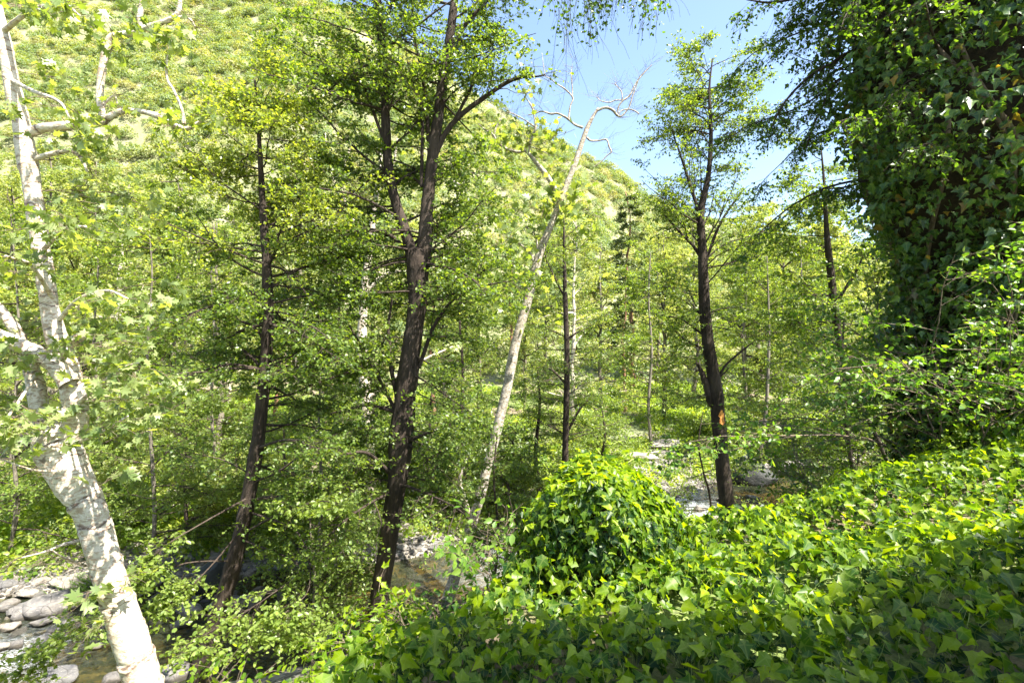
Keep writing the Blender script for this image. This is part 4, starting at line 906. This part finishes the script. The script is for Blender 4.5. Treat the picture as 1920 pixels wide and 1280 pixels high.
# ------------------------------------------------------------------ ivy
def ivy_leaf_set(P, outN, size, tilt=.45, droop=.8):
    n = len(P); Nn = norm(outN + rng.normal(size=(n, 3)) * tilt)
    D = np.array([0, 0, -droop]) + outN * .2 + rng.normal(size=(n, 3)) * .55
    return P, Nn, norm(D), size * np.clip(rng.normal(1, .25, n), .45, 1.6), np.clip(rng.normal(.5, .28, n), 0, 1)
def petioles(g, P, N_, L):
    n = len(P); a = P; b = P - N_ * L[:, None] * .5 - np.array([0, 0, 1.]) * L[:, None] + rng.normal(size=(n, 3)) * .02
    PT = np.stack([a, (a + b) / 2 + rng.normal(size=(n, 3)) * .006, b], 1); v, q = tubes(PT, np.full((n, 3), .0014), 3); g.add(v, q)
def ivy_bank():
    base = np.array([2., 3, 5.]); r = thing('ivy_bank', 'broad bank of bright green ivy filling the lower right foreground', 'ivy', base)
    pts = []
    n = 68000; x = rng.uniform(-2.2, 10, n); y = rng.uniform(.5, 8.2, n); ey = edge_y(x)
    dist = np.sqrt(x * x + y * y + 2)
    ok = (y < ey + .55) & (x > -1.05 + .15 * np.sin(y * 5)) & (x < y * 1.6 + 1.4) & (rng.uniform(size=n) < np.clip(1.35 - dist * .06, .6, 1))
    x, y = x[ok], y[ok]; lumps = .15 * sines(x, y, 71, 3.2, 3)
    hgt = rng.uniform(0, 1, len(x)) ** .8 * .26
    z = terrain(x, y) + .02 + lumps + hgt
    P = np.stack([x, y, z], -1)
    e = .15; gx = (terrain(x + e, y) + .15 * sines(x + e, y, 71, 3.2, 3) - terrain(x, y) - lumps) / e; gy = (terrain(x, y + e) + .15 * sines(x, y + e, 71, 3.2, 3) - terrain(x, y) - lumps) / e
    N0 = norm(np.stack([-gx * .8, -gy * .8 - .35, np.ones(len(x))], -1))
    n = len(P); Nn = norm(N0 + rng.normal(size=(n, 3)) * .66); D = norm(np.stack([rng.normal(size=n) * .8 , rng.normal(size=n) * .7 - .45, -.3 + 0 * x], -1))
    sz = .060 * np.clip(rng.normal(1, .36, n), .35, 1.9); tt = np.clip(rng.normal(.58, .24, n) - (hgt < .13) * .42, 0, 1)  # lower leaves tinted darker, painting shaded gaps between the upper ones
    big = biggest(P, sz, 300, bonus=(hgt > .13) * 1.0 + .05); rest = np.setdiff1d(np.arange(n), big)
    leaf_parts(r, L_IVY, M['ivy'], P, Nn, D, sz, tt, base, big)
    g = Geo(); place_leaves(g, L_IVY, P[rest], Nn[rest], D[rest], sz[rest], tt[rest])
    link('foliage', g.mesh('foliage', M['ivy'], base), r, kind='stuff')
    g = Geo(); s = rng.choice(n, 9000, replace=False); petioles(g, P[s], Nn[s], rng.uniform(.05, .12, len(s))); quads2tris(g)
    link('stems', g.mesh('stems', M['stalk'], base), r, kind='stuff')
m, nt, o = nodes('green_stalk'); finish(nt, o, (.30, .34, .09), .6); M['stalk'] = m
ivy_bank()
def ivy_mound():
    c = np.array([.78, 4.35, 4.93]); r = thing('ivy_mound', 'rounded hump of ivy swallowing a stump, bright on top, bottom centre', 'ivy', c)
    n = 8000; th = rng.uniform(0, 6.283, n); u = rng.uniform(0, 1, n) ** .9      # u: 0 ground .. 1 top
    H = 1.10; rad = np.interp(u, [0, .37, .61, .84, .95, 1], [.72, .58, .5, .35, .2, .05]) * (1 + .12 * np.sin(th * 3 + 1) + .07 * np.sin(th * 5 + 4 * u))
    rad = rad * (1 + .06 * rng.normal(size=n)); off = .06 * u
    # rings near the top need more points spread over the cap
    P = np.stack([c[0] + rad * np.cos(th) - off, c[1] + rad * np.sin(th) * .9, c[2] + u * H + .03 * sines(th * 2, u * 5, 3, 1)], -1)
    k = 1100; a = rng.uniform(0, 6.283, k); q = np.sqrt(rng.uniform(0, 1, k)) * .33
    P2 = np.stack([c[0] + q * np.cos(a) - .05, c[1] + q * np.sin(a), c[2] + H * (1.0 - .17 * (q / .33) ** 2.) + rng.uniform(-.05, .06, k)], -1)
    P = np.vstack([P, P2]); Nout = norm((P - (c + np.array([-.03, 0, .25]))) * np.array([1, 1, .9]) + np.array([0, 0, .15]))
    P = P + Nout * (.17 * sines3(P, 91, 3.6))[:, None]; P, Nn, D, sz, tt = ivy_leaf_set(P, Nout, .066, .55, 1.0)
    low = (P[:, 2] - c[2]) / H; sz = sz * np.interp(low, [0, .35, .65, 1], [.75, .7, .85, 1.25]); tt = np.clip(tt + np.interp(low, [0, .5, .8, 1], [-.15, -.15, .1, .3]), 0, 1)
    big = biggest(P, sz, 300, bonus=(P[:, 1] < c[1] + .1) * 1.0 + .01); rest = np.setdiff1d(np.arange(len(P)), big)
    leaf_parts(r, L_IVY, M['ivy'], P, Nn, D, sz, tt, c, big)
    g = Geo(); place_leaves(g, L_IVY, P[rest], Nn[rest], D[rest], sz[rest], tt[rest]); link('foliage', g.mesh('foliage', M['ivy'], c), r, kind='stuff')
    g = Geo(); s = rng.choice(len(P), 1800, replace=False); petioles(g, P[s], Nn[s], rng.uniform(.04, .10, len(s))); quads2tris(g); link('stems', g.mesh('stems', M['stalk'], c), r, kind='stuff')
    S = P[rng.choice(len(P), 46)]; S = S[S[:, 2] > c[2] + .3]; O = norm(S - (c + np.array([0, 0, .3]))); SH = curves(S - O * .03, O + np.array([0, 0, .5]) + rng.normal(size=S.shape) * .3, rng.uniform(.10, .3, len(S)), 6, 2.2, .15)
    g = Geo(); v, q = tubes(SH, np.full(SH.shape[:2], .003), 3); g.add(v, q); quads2tris(g); link('trailing_shoots', g.mesh('trailing_shoots', M['stalk'], c), r, kind='stuff')
    g = Geo(); rp = np.repeat(np.arange(len(SH)), 6); Q, T = interp_on(SH[rp], rng.uniform(.2, 1, len(rp))); a_, b_, c_, d_, e_ = ivy_leaf_set(Q, norm(np.array([0, -.2, 1.]) + 0 * Q), .05, .5, .6); place_leaves(g, L_IVY, a_, b_, c_, d_, np.clip(e_ + .3, 0, 1)); link('young_leaves', g.mesh('young_leaves', M['ivy'], c), r, kind='stuff')
    PP = np.stack([np.full(12, c[0] - .02), np.full(12, c[1]), np.linspace(c[2] - .5, c[2] + .82, 12)], -1); RR_ = np.interp(np.linspace(0, 1, 12), [0, .35, .6, .8, 1], [.56, .5, .42, .36, .15])
    bark_obj('stump', PP, RR_, M['litter'], r, c, 20, .12, 0, 9)
ivy_mound()
def ivy_tree():
    global WF; WF = 0.8
    cx0, cy0 = 6.9, 7.7; base = np.array([cx0, cy0, float(terrain(cx0, cy0))]); r = thing('ivy_covered_tree', 'massive dark tree completely wrapped in ivy on the right edge', 'tree', base)
    def cen(z): return cx0 + np.interp(z, [4, 7, 9, 12, 16], [-.2, -.1, .3, .45, .5]), cy0 + 0 * z
    def rad(z): return np.interp(z, [4.5, 6.5, 8.0, 8.8, 9.6, 11, 13, 15, 17], [.85, .95, 1.15, 1.75, 2.15, 2.3, 2.4, 2.1, 1.0])
    n = 34000; z = rng.uniform(4.8, 15.5, n); th = rng.uniform(-3.5, .9, n)
    X, Y = cen(z); q = rad(z) * (1 + .30 * sines(th * 3.2, z * 1.4, 81, 1, 3) ) + rng.normal(size=n) * .13 + .16 * np.maximum(sines(th * 9, z * 5, 83, 1, 2), -.2) - rng.uniform(0, 1, n) ** 3 * .3
    clump = rng.uniform(size=n) < .22; q = q + clump * np.maximum(sines(th * 14, z * 8, 85, 1, 2), 0) * .45
    P = np.stack([X + q * np.cos(th), Y + q * np.sin(th), z], -1)
    Nout = norm(np.stack([np.cos(th), np.sin(th), .35 + 0 * z], -1)); P, Nn, D, sz, tt = ivy_leaf_set(P, Nout, .088, .8, .9)
    tt = np.clip(tt * .5 + clump * .2, 0, .64); tt[rng.uniform(size=n) < .05] = .8; tt[rng.uniform(size=n) < .008] = 1.0
    big = biggest(P, sz, 300, bonus=1.0 * (P[:, 1] < Y)); rest = np.setdiff1d(np.arange(n), big)
    leaf_parts(r, L_IVY, M['ivy_dark'], P, Nn, D, sz, tt, base, big)
    g = Geo(); place_leaves(g, L_IVY, P[rest], Nn[rest], D[rest], sz[rest], tt[rest]); link('ivy_foliage', g.mesh('ivy_foliage', M['ivy_dark'], base), r, kind='stuff')
    zz = np.linspace(base[2] - .3, 16.5, 60); a, b = cen(zz); PP = np.stack([a, b, zz], -1)
    bark_obj('light_blocking_core', PP, np.maximum(rad(zz) * .80, .3), M['litter'], r, base, 36, .10, 0, 12)  # dark mass of trunk and dead leaves, added to block light behind the ivy
    # host tree: limbs reaching left and over the bank, with drooping twigs
    tw, cr = Geo(), Geo(); d = 7.5
    sp = [[(1640, 90, 12), (1600, 95, 10), (1560, 118, 9), (1520, 142, 7), (1485, 175, 6), (1460, 210, 5), (1445, 245, 3)],
          [(1620, 130, 9), (1565, 155, 8), (1545, 195, 6), (1525, 235, 5), (1508, 290, 3)],
          [(1690, 340, 8), (1640, 335, 7), (1590, 350, 5), (1540, 355, 3)],
          [(1700, -60, 12), (1600, -30, 10), (1520, -10, 8), (1450, 5, 6), (1400, 0, 3)],
          [(1640, 128, 10), (1600, 122, 9), (1578, 128, 8), (1565, 136, 4)]]
    B_ = px_branches(r, sp, d, M['bark_alder'], base, 9, .05); A, L = resamp(B_[:4])
    foliate(A, L + .1, tw, cr, 24, 7, 5, L_OVAL, .055, sub_len=.35, twig_len=(.1, .35), rsub=.007, twig_droop=1.6, droop=1.0, tint=(0, .8), t0=.1)
    zc = rng.uniform(9.6, 14, 22); aa = rng.uniform(2.6, 3.9, 22); S = np.stack([cx0 + .3 + 1.7 * np.cos(aa), cy0 + 1.6 * np.sin(aa), zc], -1)
    D = np.stack([np.cos(aa), np.sin(aa) * .7, rng.uniform(-.35, .35, 22)], -1); AA = add_limbs(tw, S, D, rng.uniform(1.3, 2.5, 22), .02, .35, .12)
    foliate(AA, rng.uniform(1.6, 2.4, 22), tw, cr, 18, 6, 5, L_OVAL, .06, sub_len=.35, twig_len=(.12, .4), rsub=.007, twig_droop=1.6, droop=1.0, tint=(0, .8), t0=.15)
    for k in range(7):                         # old ivy vines climbing the trunk
        zz = np.linspace(5.0, 13.5, 40); a_ = 3.4 + .36 * k + .35 * np.sin(zz * .8 + k); X, Y = cen(zz); q = rad(zz) * .93
        bark_obj('vine', np.stack([X + q * np.cos(a_), Y + q * np.sin(a_), zz], -1), np.full(40, .028), M['twig'], r, base, 6, .1, 0, 300 + k)
    # long limb over the top of the picture, its weeping twigs hang into view
    lm = [[(1800, -200, 18), (1500, -140, 14), (1300, -100, 11), (1150, -75, 8), (1020, -60, 4)]]
    B2 = px_branches(r, lm, 6.5, M['bark_alder'], base, 9, .05); A2, L2 = resamp(B2, 14)
    S = []; 
    for k in range(70):
        t = U(.62, .98); i = int(t * 13); S.append(A2[0][i] + np.array([U(-.25, .25), U(-.4, .4), U(-.15, .05)]))
    S = np.array(S); Dn = np.tile([0, 0, -1.], (70, 1)) + rng.normal(size=(70, 3)) * .15; Lh = rng.uniform(.3, .95, 70); TW = curves(S, Dn, Lh, 8, .5, .06)
    longs = (np.abs(S[:, 0] - (1075 - 960) / F * 6.5) < .22); Lh2 = np.where(longs, rng.uniform(1.0, 1.75, 70), Lh); TW = curves(S, Dn, Lh2, 12, .9, .13)
    v, q = tubes(TW, np.full((70, 12), .0030) * np.linspace(1.3, .5, 12), 3); tw.add(v, q)
    fk = np.repeat(np.arange(70), 3); S4, T4 = interp_on(TW[fk], rng.uniform(.1, .7, len(fk))); F4 = curves(S4, T4 + rng.normal(size=S4.shape) * .5, rng.uniform(.15, .5, len(fk)), 6, 1.6, .12); v, q = tubes(F4, np.full(F4.shape[:2], .0016), 3); tw.add(v, q)
    rep = np.repeat(np.arange(70), 26); t = rng.uniform(.05, .9, len(rep)); Q, T = interp_on(TW[rep], t); kp = (Q[:, 2] > W(0, 60, 6.5)[2]) | ((np.abs(Q[:, 0]) > 1.1) & (Q[:, 2] > W(0, 90, 6.5)[2])); Q = Q[kp]
    Nn, Dd = leaf_frames(len(Q), .4); place_leaves(cr, L_OVAL, Q + rng.normal(size=(len(Q), 3)) * .05, Nn, Dd, .06 * rng.uniform(.6, 1.2, len(Q)), rng.uniform(0, .8, len(Q)))
    # crown above and behind the camera: it shades the near strip of ivy
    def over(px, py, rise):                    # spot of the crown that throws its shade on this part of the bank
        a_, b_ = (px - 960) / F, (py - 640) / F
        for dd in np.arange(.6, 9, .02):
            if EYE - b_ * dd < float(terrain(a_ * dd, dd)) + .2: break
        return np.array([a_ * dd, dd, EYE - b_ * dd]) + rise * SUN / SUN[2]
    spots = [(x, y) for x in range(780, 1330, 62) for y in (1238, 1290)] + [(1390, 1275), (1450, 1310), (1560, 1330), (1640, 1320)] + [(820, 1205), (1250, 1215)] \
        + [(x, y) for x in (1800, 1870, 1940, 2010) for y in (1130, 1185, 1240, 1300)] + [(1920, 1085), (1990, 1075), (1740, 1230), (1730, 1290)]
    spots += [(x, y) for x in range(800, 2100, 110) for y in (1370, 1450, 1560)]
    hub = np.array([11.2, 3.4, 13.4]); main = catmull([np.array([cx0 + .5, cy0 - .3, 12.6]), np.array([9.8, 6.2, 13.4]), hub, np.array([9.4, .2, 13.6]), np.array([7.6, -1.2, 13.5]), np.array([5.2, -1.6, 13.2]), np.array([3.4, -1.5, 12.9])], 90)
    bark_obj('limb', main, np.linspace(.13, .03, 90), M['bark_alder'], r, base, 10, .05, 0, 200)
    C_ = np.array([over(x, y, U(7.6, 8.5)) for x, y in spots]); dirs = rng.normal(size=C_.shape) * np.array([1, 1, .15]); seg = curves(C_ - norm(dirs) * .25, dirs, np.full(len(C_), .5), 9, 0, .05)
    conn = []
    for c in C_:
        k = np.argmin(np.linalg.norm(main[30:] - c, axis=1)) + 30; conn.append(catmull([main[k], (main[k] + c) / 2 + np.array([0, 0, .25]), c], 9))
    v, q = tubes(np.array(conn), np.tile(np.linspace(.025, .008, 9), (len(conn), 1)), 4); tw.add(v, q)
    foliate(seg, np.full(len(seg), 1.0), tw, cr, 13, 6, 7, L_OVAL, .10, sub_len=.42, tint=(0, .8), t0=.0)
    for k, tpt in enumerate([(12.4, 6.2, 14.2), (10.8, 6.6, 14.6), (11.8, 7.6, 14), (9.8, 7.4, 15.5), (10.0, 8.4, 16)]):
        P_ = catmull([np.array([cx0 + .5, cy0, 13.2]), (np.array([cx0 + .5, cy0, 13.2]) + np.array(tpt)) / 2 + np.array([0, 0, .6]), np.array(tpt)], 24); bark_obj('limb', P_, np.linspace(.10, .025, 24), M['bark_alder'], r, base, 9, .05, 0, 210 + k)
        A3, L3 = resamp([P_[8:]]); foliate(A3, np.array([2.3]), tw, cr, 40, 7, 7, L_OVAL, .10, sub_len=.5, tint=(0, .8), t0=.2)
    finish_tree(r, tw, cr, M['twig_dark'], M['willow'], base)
ivy_tree()

# ------------------------------------------------------------------ shrubs
def shrub(label, c, rx, h, n, lf, leaf, shape=L_OVAL6, tint=(0, 1), nstem=14, name='shrub', cat='shrub', group=None, lean=(0, 0), pods=0, twmat='twig', nleaf=7, ntw=5, nsub=8):
    c = np.array(c, float); r = thing(name, label, cat, c, group); tw, cr = Geo(), Geo()
    a = rng.uniform(0, 6.283, nstem); e = rng.uniform(.5, 1.35, nstem)
    D = np.stack([np.cos(a) * np.cos(e) * rx / h * 1.3 + lean[0], np.sin(a) * np.cos(e) * rx / h * 1.3 + lean[1], np.sin(e)], -1); S = np.tile(c, (nstem, 1)) + rng.normal(size=(nstem, 3)) * np.array([rx * .15, rx * .15, 0])
    L = rng.uniform(.7, 1.1, nstem) * h; A = add_limbs(tw, S, D, L, .010, .5, .2, 9, 4)
    P, Nn, Dd, sz, tt = foliate(A, L, tw, cr, nsub, ntw, nleaf, shape, leaf, sub_len=.5, twig_len=(.12, .4), rsub=.006, tint=tint, t0=.2)
    if pods:
        i = rng.choice(len(P), pods); pc = curves(P[i], np.tile([0, 0, -1.], (pods, 1)) + rng.normal(size=(pods, 3)) * .3, rng.uniform(.08, .16, pods), 4, .3, .25)
        g = Geo(); v, q = tubes(pc, np.full((pods, 4), .0035), 3); g.add(v, q); quads2tris(g); link('seed_pods', g.mesh('seed_pods', M['stalk'], c), r, kind='stuff')
    finish_tree(r, tw, cr, M[twmat], M[lf], c, 'foliage'); return r
g_ = lambda x, y: float(terrain(x, y))
# the tall pale-twigged bush in front of the ivy tree, with dangling pods
shrub('tall arching shrub with dangling green pods before the ivy-covered tree', (5.9, 7.0, 5.2), 2.0, 3.5, 0, 'shrub', .07, tint=(.1, .9), nstem=20, pods=260, nleaf=7, ntw=6, nsub=11, lean=(-.15, -.05))
shrub('loose leafy shrub rising at the right edge above the ivy bank', (7.5, 7.0, 5.7), 1.7, 2.8, 0, 'shrub', .065, tint=(.1, 1), nstem=16, pods=120, nleaf=7, ntw=6, nsub=10)
shrub('shaded bush at the foot of the ivy-covered tree', (5.1, 7.6, 4.0), 1.4, 2.2, 0, 'alder', .07, tint=(0, .6), nstem=16, nleaf=6)
# leafy weeds at the bottom, left of the ivy
shrub('sunlit spire of leafy weeds in front of the forked trunk', (-1.12, 4.2, 3.75), .35, 1.25, 0, 'ivy', .06, L_IVY, tint=(.4, 1), nstem=9, name='leafy_weed', cat='weed', nleaf=5)
shrub('bright low weeds at the bottom edge, left of the leafy spire', (-1.75, 3.6, 3.7), .9, .9, 0, 'ivy', .06, L_OVAL6, tint=(.4, 1), nstem=20, name='leafy_weed', cat='weed', nleaf=5)
shrub('sunlit weeds at the bottom edge between spire and ivy', (-.85, 3.5, 4.1), .6, .8, 0, 'ivy', .06, L_IVY, tint=(.3, 1), nstem=18, name='leafy_weed', cat='weed', nleaf=5)
shrub('shaded leafy weeds under the left shoulder of the ivy', (-.35, 4.6, 3.9), .6, .9, 0, 'ivy', .06, L_OVAL6, tint=(0, .6), nstem=14, name='leafy_weed', cat='weed', nleaf=5)
shrub('young bramble shoots leaning out left of the ivy mound', (-.05, 4.7, 4.4), .35, 1.2, 0, 'shrub', .075, L_OVAL6, tint=(.3, .9), nstem=6, name='bramble', cat='bramble', nleaf=4, ntw=3, nsub=5)
# shrubs on the far bank
far = [(-13.5, 17.5, 1.6, 2.2, .5), (-10, 18.5, 1.7, 2.6, .4), (-7.2, 18.6, 1.6, 2.4, .4), (-4.8, 19.8, 1.7, 2.6, .3), (-2.4, 20.6, 1.5, 2.2, .2), (.2, 21.5, 1.8, 2.8, .3), (3.0, 24.8, 1.7, 2.2, .5), (-16, 20, 2, 3, .5), (-12, 23, 2, 3.2, .5), (-7, 24.5, 2, 3.2, .5), (-2, 26, 2.1, 3.0, .5), (3.2, 29, 2, 2.4, .7), (12.5, 34, 2.2, 2.2, .7), (16, 33.5, 2, 3, .5), (20.5, 33, 2.4, 4, .5), (6.2, 35, 2, 1.8, .7), (-20, 24, 2.4, 4, .5), (13.6, 31.2, 1.2, 1.5, .6), (18, 29.6, 1.7, 3, .2), (24, 33, 2.5, 4, .3)]
where = ['at the left edge above the cobbles', 'behind the big white trunk', 'left of the dark leaning trunk', 'right of the dark leaning trunk', 'behind the forked trunk', 'behind the leaning sycamore', 'left of the gravel bar', 'in the second row at the left edge', 'in the second row behind the white trunk', 'in the second row behind the dark leaning trunk', 'in the second row behind the forked tree', 'up behind the gravel bar, left part', 'on the sunny flat behind the dark boulder', 'beyond the amber pool', 'beyond the pool toward the ivy-covered tree', 'on the sunny flat above the gravel bar', 'deep at the left edge of the forest', 'just above the white block by the pool', 'overhanging the right end of the pool', 'behind the bent alder on the right']
proto = None
for k, ((x, y, rx, h, t), w_) in enumerate(zip(far, where)):
    if k < 3:
        o = shrub('green far-bank shrub ' + w_, (x, y, g_(x, y)), rx, h, 0, 'forest' if k else 'alder', .12, L_OVAL, tint=(t - .3, t + .5), nstem=18, group='shrubs on the far bank', twmat='twig_dark', nsub=9, nleaf=6)
        proto = (proto or []) + [o]
    else:
        src = proto[k % 3]; o = src.copy(); C.objects.link(o); o.location = (x, y, g_(x, y) - .05); o.rotation_euler.z = U(0, 6.28); s = h / 2.4 * U(.9, 1.15); o.scale = (s, s, s)
        o['label'] = 'green far-bank shrub ' + w_
        for ch in src.children:
            c2 = ch.copy(); C.objects.link(c2); c2.parent = o

# ------------------------------------------------------------------ background forest
def forest_proto(kind, H, seed):
    r = thing('broadleaf_tree' if kind != 'pine' else 'pine_tree', 'x', 'tree', (0, 0, 0)); tw, cr = Geo(), Geo()
    zz = np.linspace(-.3, H * .96, 26); wobx = np.cumsum(rng.normal(size=26)) * .06 * H / 15; woby = np.cumsum(rng.normal(size=26)) * .06 * H / 15
    P = np.stack([wobx, woby, zz], -1); R = np.linspace(.22, .03, 26) * H / 16
    tm = {'green': 'bark_grey', 'yellow': 'bark_grey', 'white': 'bark_white', 'pine': 'bark_pine'}[kind]
    bark_obj('trunk', P, R, M[tm], r, np.zeros(3), 9, .05, .03, seed)
    if kind == 'pine':
        S, D, L = limbs_from([P], 64, (.35, .99), H * .17, (-.25, .25), prof=lambda t: 1.3 - 1.0 * t); AA = add_limbs(tw, S, D, L, .04, .1)
        foliate(AA, L, tw, cr, 8, 5, 9, L_OVAL, .16, sub_len=.35, twig_len=(.2, .5), rsub=.008, updir=.3, flat=2.5)
    else:
        n = 50 if kind != 'white' else 28
        S, D, L = limbs_from([P], n, (.16, .99), H * .21, (-.05, .8), prof=lambda t: 1.15 - .65 * t ** 2); AA = add_limbs(tw, S, D, L, .05, .05)
        foliate(AA, L, tw, cr, 10, 5, 10 if kind != 'white' else 6, L_OVAL, .15 if kind != 'white' else .19, sub_len=.45, twig_len=(.25, .6), rsub=.012, updir=.6, flat=1.2, tint=(0, 1))
    finish_tree(r, tw, cr, M['twig_dark'] if kind != 'white' else M['bark_white'], M['pine'] if kind == 'pine' else M['forest'], np.zeros(3)); return r
protos = {'green': [forest_proto('green', 16, 1), forest_proto('green', 15, 2), forest_proto('green', 17, 3)], 'white': [forest_proto('white', 17, 4)], 'pine': [forest_proto('pine', 20, 6), forest_proto('pine', 19, 7)]}
used = set()
def plant(kind, px, d, top, label, group=None, wide=1.0):
    src = random.choice([p for p in protos[kind]])
    x = (px - 960) / F * d; z = float(terrain(x, d)) if d < 62 else float(hill_z(x / d, d)); z = max(z, .1)
    H = EYE - (top - 640) / F * d - z; h0 = {'green': 16, 'white': 17, 'pine': 20}[kind]; s = H / h0
    if src.name in used:
        o = src.copy(); C.objects.link(o)
        for ch in src.children:
            c2 = ch.copy(); C.objects.link(c2); c2.parent = o
    else: o = src; used.add(src.name)
    o.location = (x, d, z); o.rotation_euler.z = U(0, 6.28); w = min(max(s, .55), 1.4) * wide; o.scale = (w, w, s)
    o['label'] = label
    if group: o['group'] = group
    elif 'group' in o: del o['group']
FT = [
 ('green', 20, 26, 330, 'pale green tree behind the big white trunk at the left edge'), ('green', 150, 29, 300, 'sunlit tree just right of the big white upper stem'),
 ('white', 225, 24, 330, 'pale-limbed sycamore in the foliage between the white trunk and the leaning alder'), ('green', 330, 31, 330, 'bright tree directly left of the leaning alder crown'),
 ('green', 410, 27, 420, 'broadleaf tree close behind the leaning alder'), ('green', 560, 33, 330, 'tall tree filling the gap between leaning and forked alders'),
 ('green', 640, 26, 450, 'tree behind the left side of the forked alder'), ('green', 700, 38, 360, 'tree behind the forked alder, far row'), ('green', 830, 30, 450, 'tree right behind the forked trunk'),
 ('green', 900, 40, 440, 'yellow-green tree between forked alder and leaning sycamore'), ('white', 1075, 36, 395, 'pale multi-stemmed sycamore right of the leaning one'),
 ('green', 985, 44, 470, 'tree behind the leaning sycamore trunk'), ('green', 1130, 46, 460, 'tree over the sunny flat, left of the reddish trunk'),
 ('pine', 1172, 44, 470, 'pine with a straight reddish trunk above the sunny flat'), ('pine', 1185, 58, 320, 'dark pine whose thin crown stands against the sky edge'),
 ('green', 1240, 40, 440, 'yellow-green tree left of the scarred alder'), ('green', 1300, 52, 410, 'tree right behind the scarred alder crown'),
 ('green', 1390, 36, 400, 'bright tree right of the scarred alder'), ('green', 1470, 42, 370, 'tall sunlit tree beyond the amber pool'), ('green', 1560, 34, 380, 'tree behind the bent alder'),
 ('green', 1640, 44, 350, 'tree left of the ivy-covered tree'), ('green', 1720, 32, 420, 'tree hidden behind the ivy-covered trunk'), ('green', 1820, 36, 380, 'tree beyond the ivy-covered tree'), ('green', 1900, 30, 400, 'tree at the right edge behind the ivy'),
 ('pine', 515, 36, 470, 'pine trunk glimpsed behind the leaning alder'), ('pine', 812, 34, 480, 'reddish pine trunk right of the forked trunk'), ('pine', 480, 62, 380, 'pine on the hill foot behind the leaning alder'),
 ('pine', 620, 58, 380, 'pine at the foot of the slope left of the forked crown'), ('green', -60, 22, 420, 'tree past the left edge, low branches in view'), ('green', 1980, 24, 450, 'tree past the right edge'),
 ('green', 240, 40, 330, 'tree in the far row between white trunk and leaning alder'), ('green', 90, 46, 290, 'tree in the far row at the left edge'), ('white', 430, 44, 370, 'pale-limbed tree of the far row behind the leaning alder'),
 ('green', 770, 52, 420, 'tree of the far row behind the forked tree'), ('green', 1020, 60, 455, 'tree at the foot of the slope behind the leaning sycamore'), ('green', 1430, 60, 390, 'tree at the foot of the slope beyond the pool'),
 ('green', 1230, 62, 405, 'tree at the foot of the slope beyond the gravel bar'), ('pine', 960, 66, 430, 'pine on the foot of the slope at the centre'), ('green', 1540, 60, 370, 'far tree above the bent alder'), ('green', 1750, 58, 350, 'far tree behind the ivy-covered tree'),
 ('green', 350, 62, 330, 'far tree at the slope foot, left part'), ('green', 180, 66, 310, 'far tree at the slope foot near the left edge'), ('green', -20, 60, 280, 'far tree at the slope foot beyond the left edge')]
for t in FT: plant(*t)

# ------------------------------------------------------------------ small things on the ivy and the creek
def dead_branch(label, pts, d, w, name='dead_branch'):
    global WF; WF = 1.0
    P, R = stem([(x, y, w * k) for (x, y), k in zip(pts, np.linspace(1, .5, len(pts)))], d, 24)
    r = bark_tube(P, R, 8, .12, 0, 5); b = P[0]; tri = np.vstack([r[1][:, [0, 1, 2]], r[1][:, [0, 2, 3]]]); tri = tri[(tri[:, 1] != tri[:, 2]) & (tri[:, 0] != tri[:, 2])]
    o = link(name, mesh_np(name, r[0] - b, tri, M['dead'], None, True), label=label, cat='dead branch'); o.location = b
dead_branch('crooked pale dead branch lying on the sunlit ivy', [(1358, 1108), (1372, 1104), (1392, 1097), (1406, 1092), (1416, 1078)], 4.0, 7)
dead_branch('thin pale twig sticking out of the ivy, left of the dead branch', [(1360, 1055), (1372, 1044), (1384, 1034)], 4.6, 3, 'dead_twig')
dead_branch('long thin bare twig lying across the upper ivy', [(1690, 990), (1740, 995), (1790, 1002), (1835, 1015)], 4.6, 3, 'dead_twig')
dead_branch('bare twig in the ivy near the right edge', [(1855, 985), (1870, 995), (1885, 1010)], 4.4, 3, 'dead_twig')
dead_branch('pale driftwood pole on the gravel bar', [(1190, 860), (1215, 850), (1235, 846)], 29, 4, 'driftwood')
n = 900; gx = -11.6 + rng.normal(size=n) * .55; gy = 14.6 + rng.normal(size=n) * .35; gz = np.maximum(terrain(gx, gy), 0)
PT = curves(np.stack([gx, gy, gz], -1), rng.normal(size=(n, 3)) * .35 + np.array([-.2, -.2, 1]), rng.uniform(.18, .42, n), 4, 1.6, .08)
v, q = tubes(PT, np.tile([.009, .007, .004, .001], (n, 1)), 3); g = Geo(); g.add(v, q); quads2tris(g)
link('grass_tuft', g.mesh('grass_tuft', M['grass']), kind='stuff', label='vivid green grass between stones at the left edge of the creek', cat='grass')
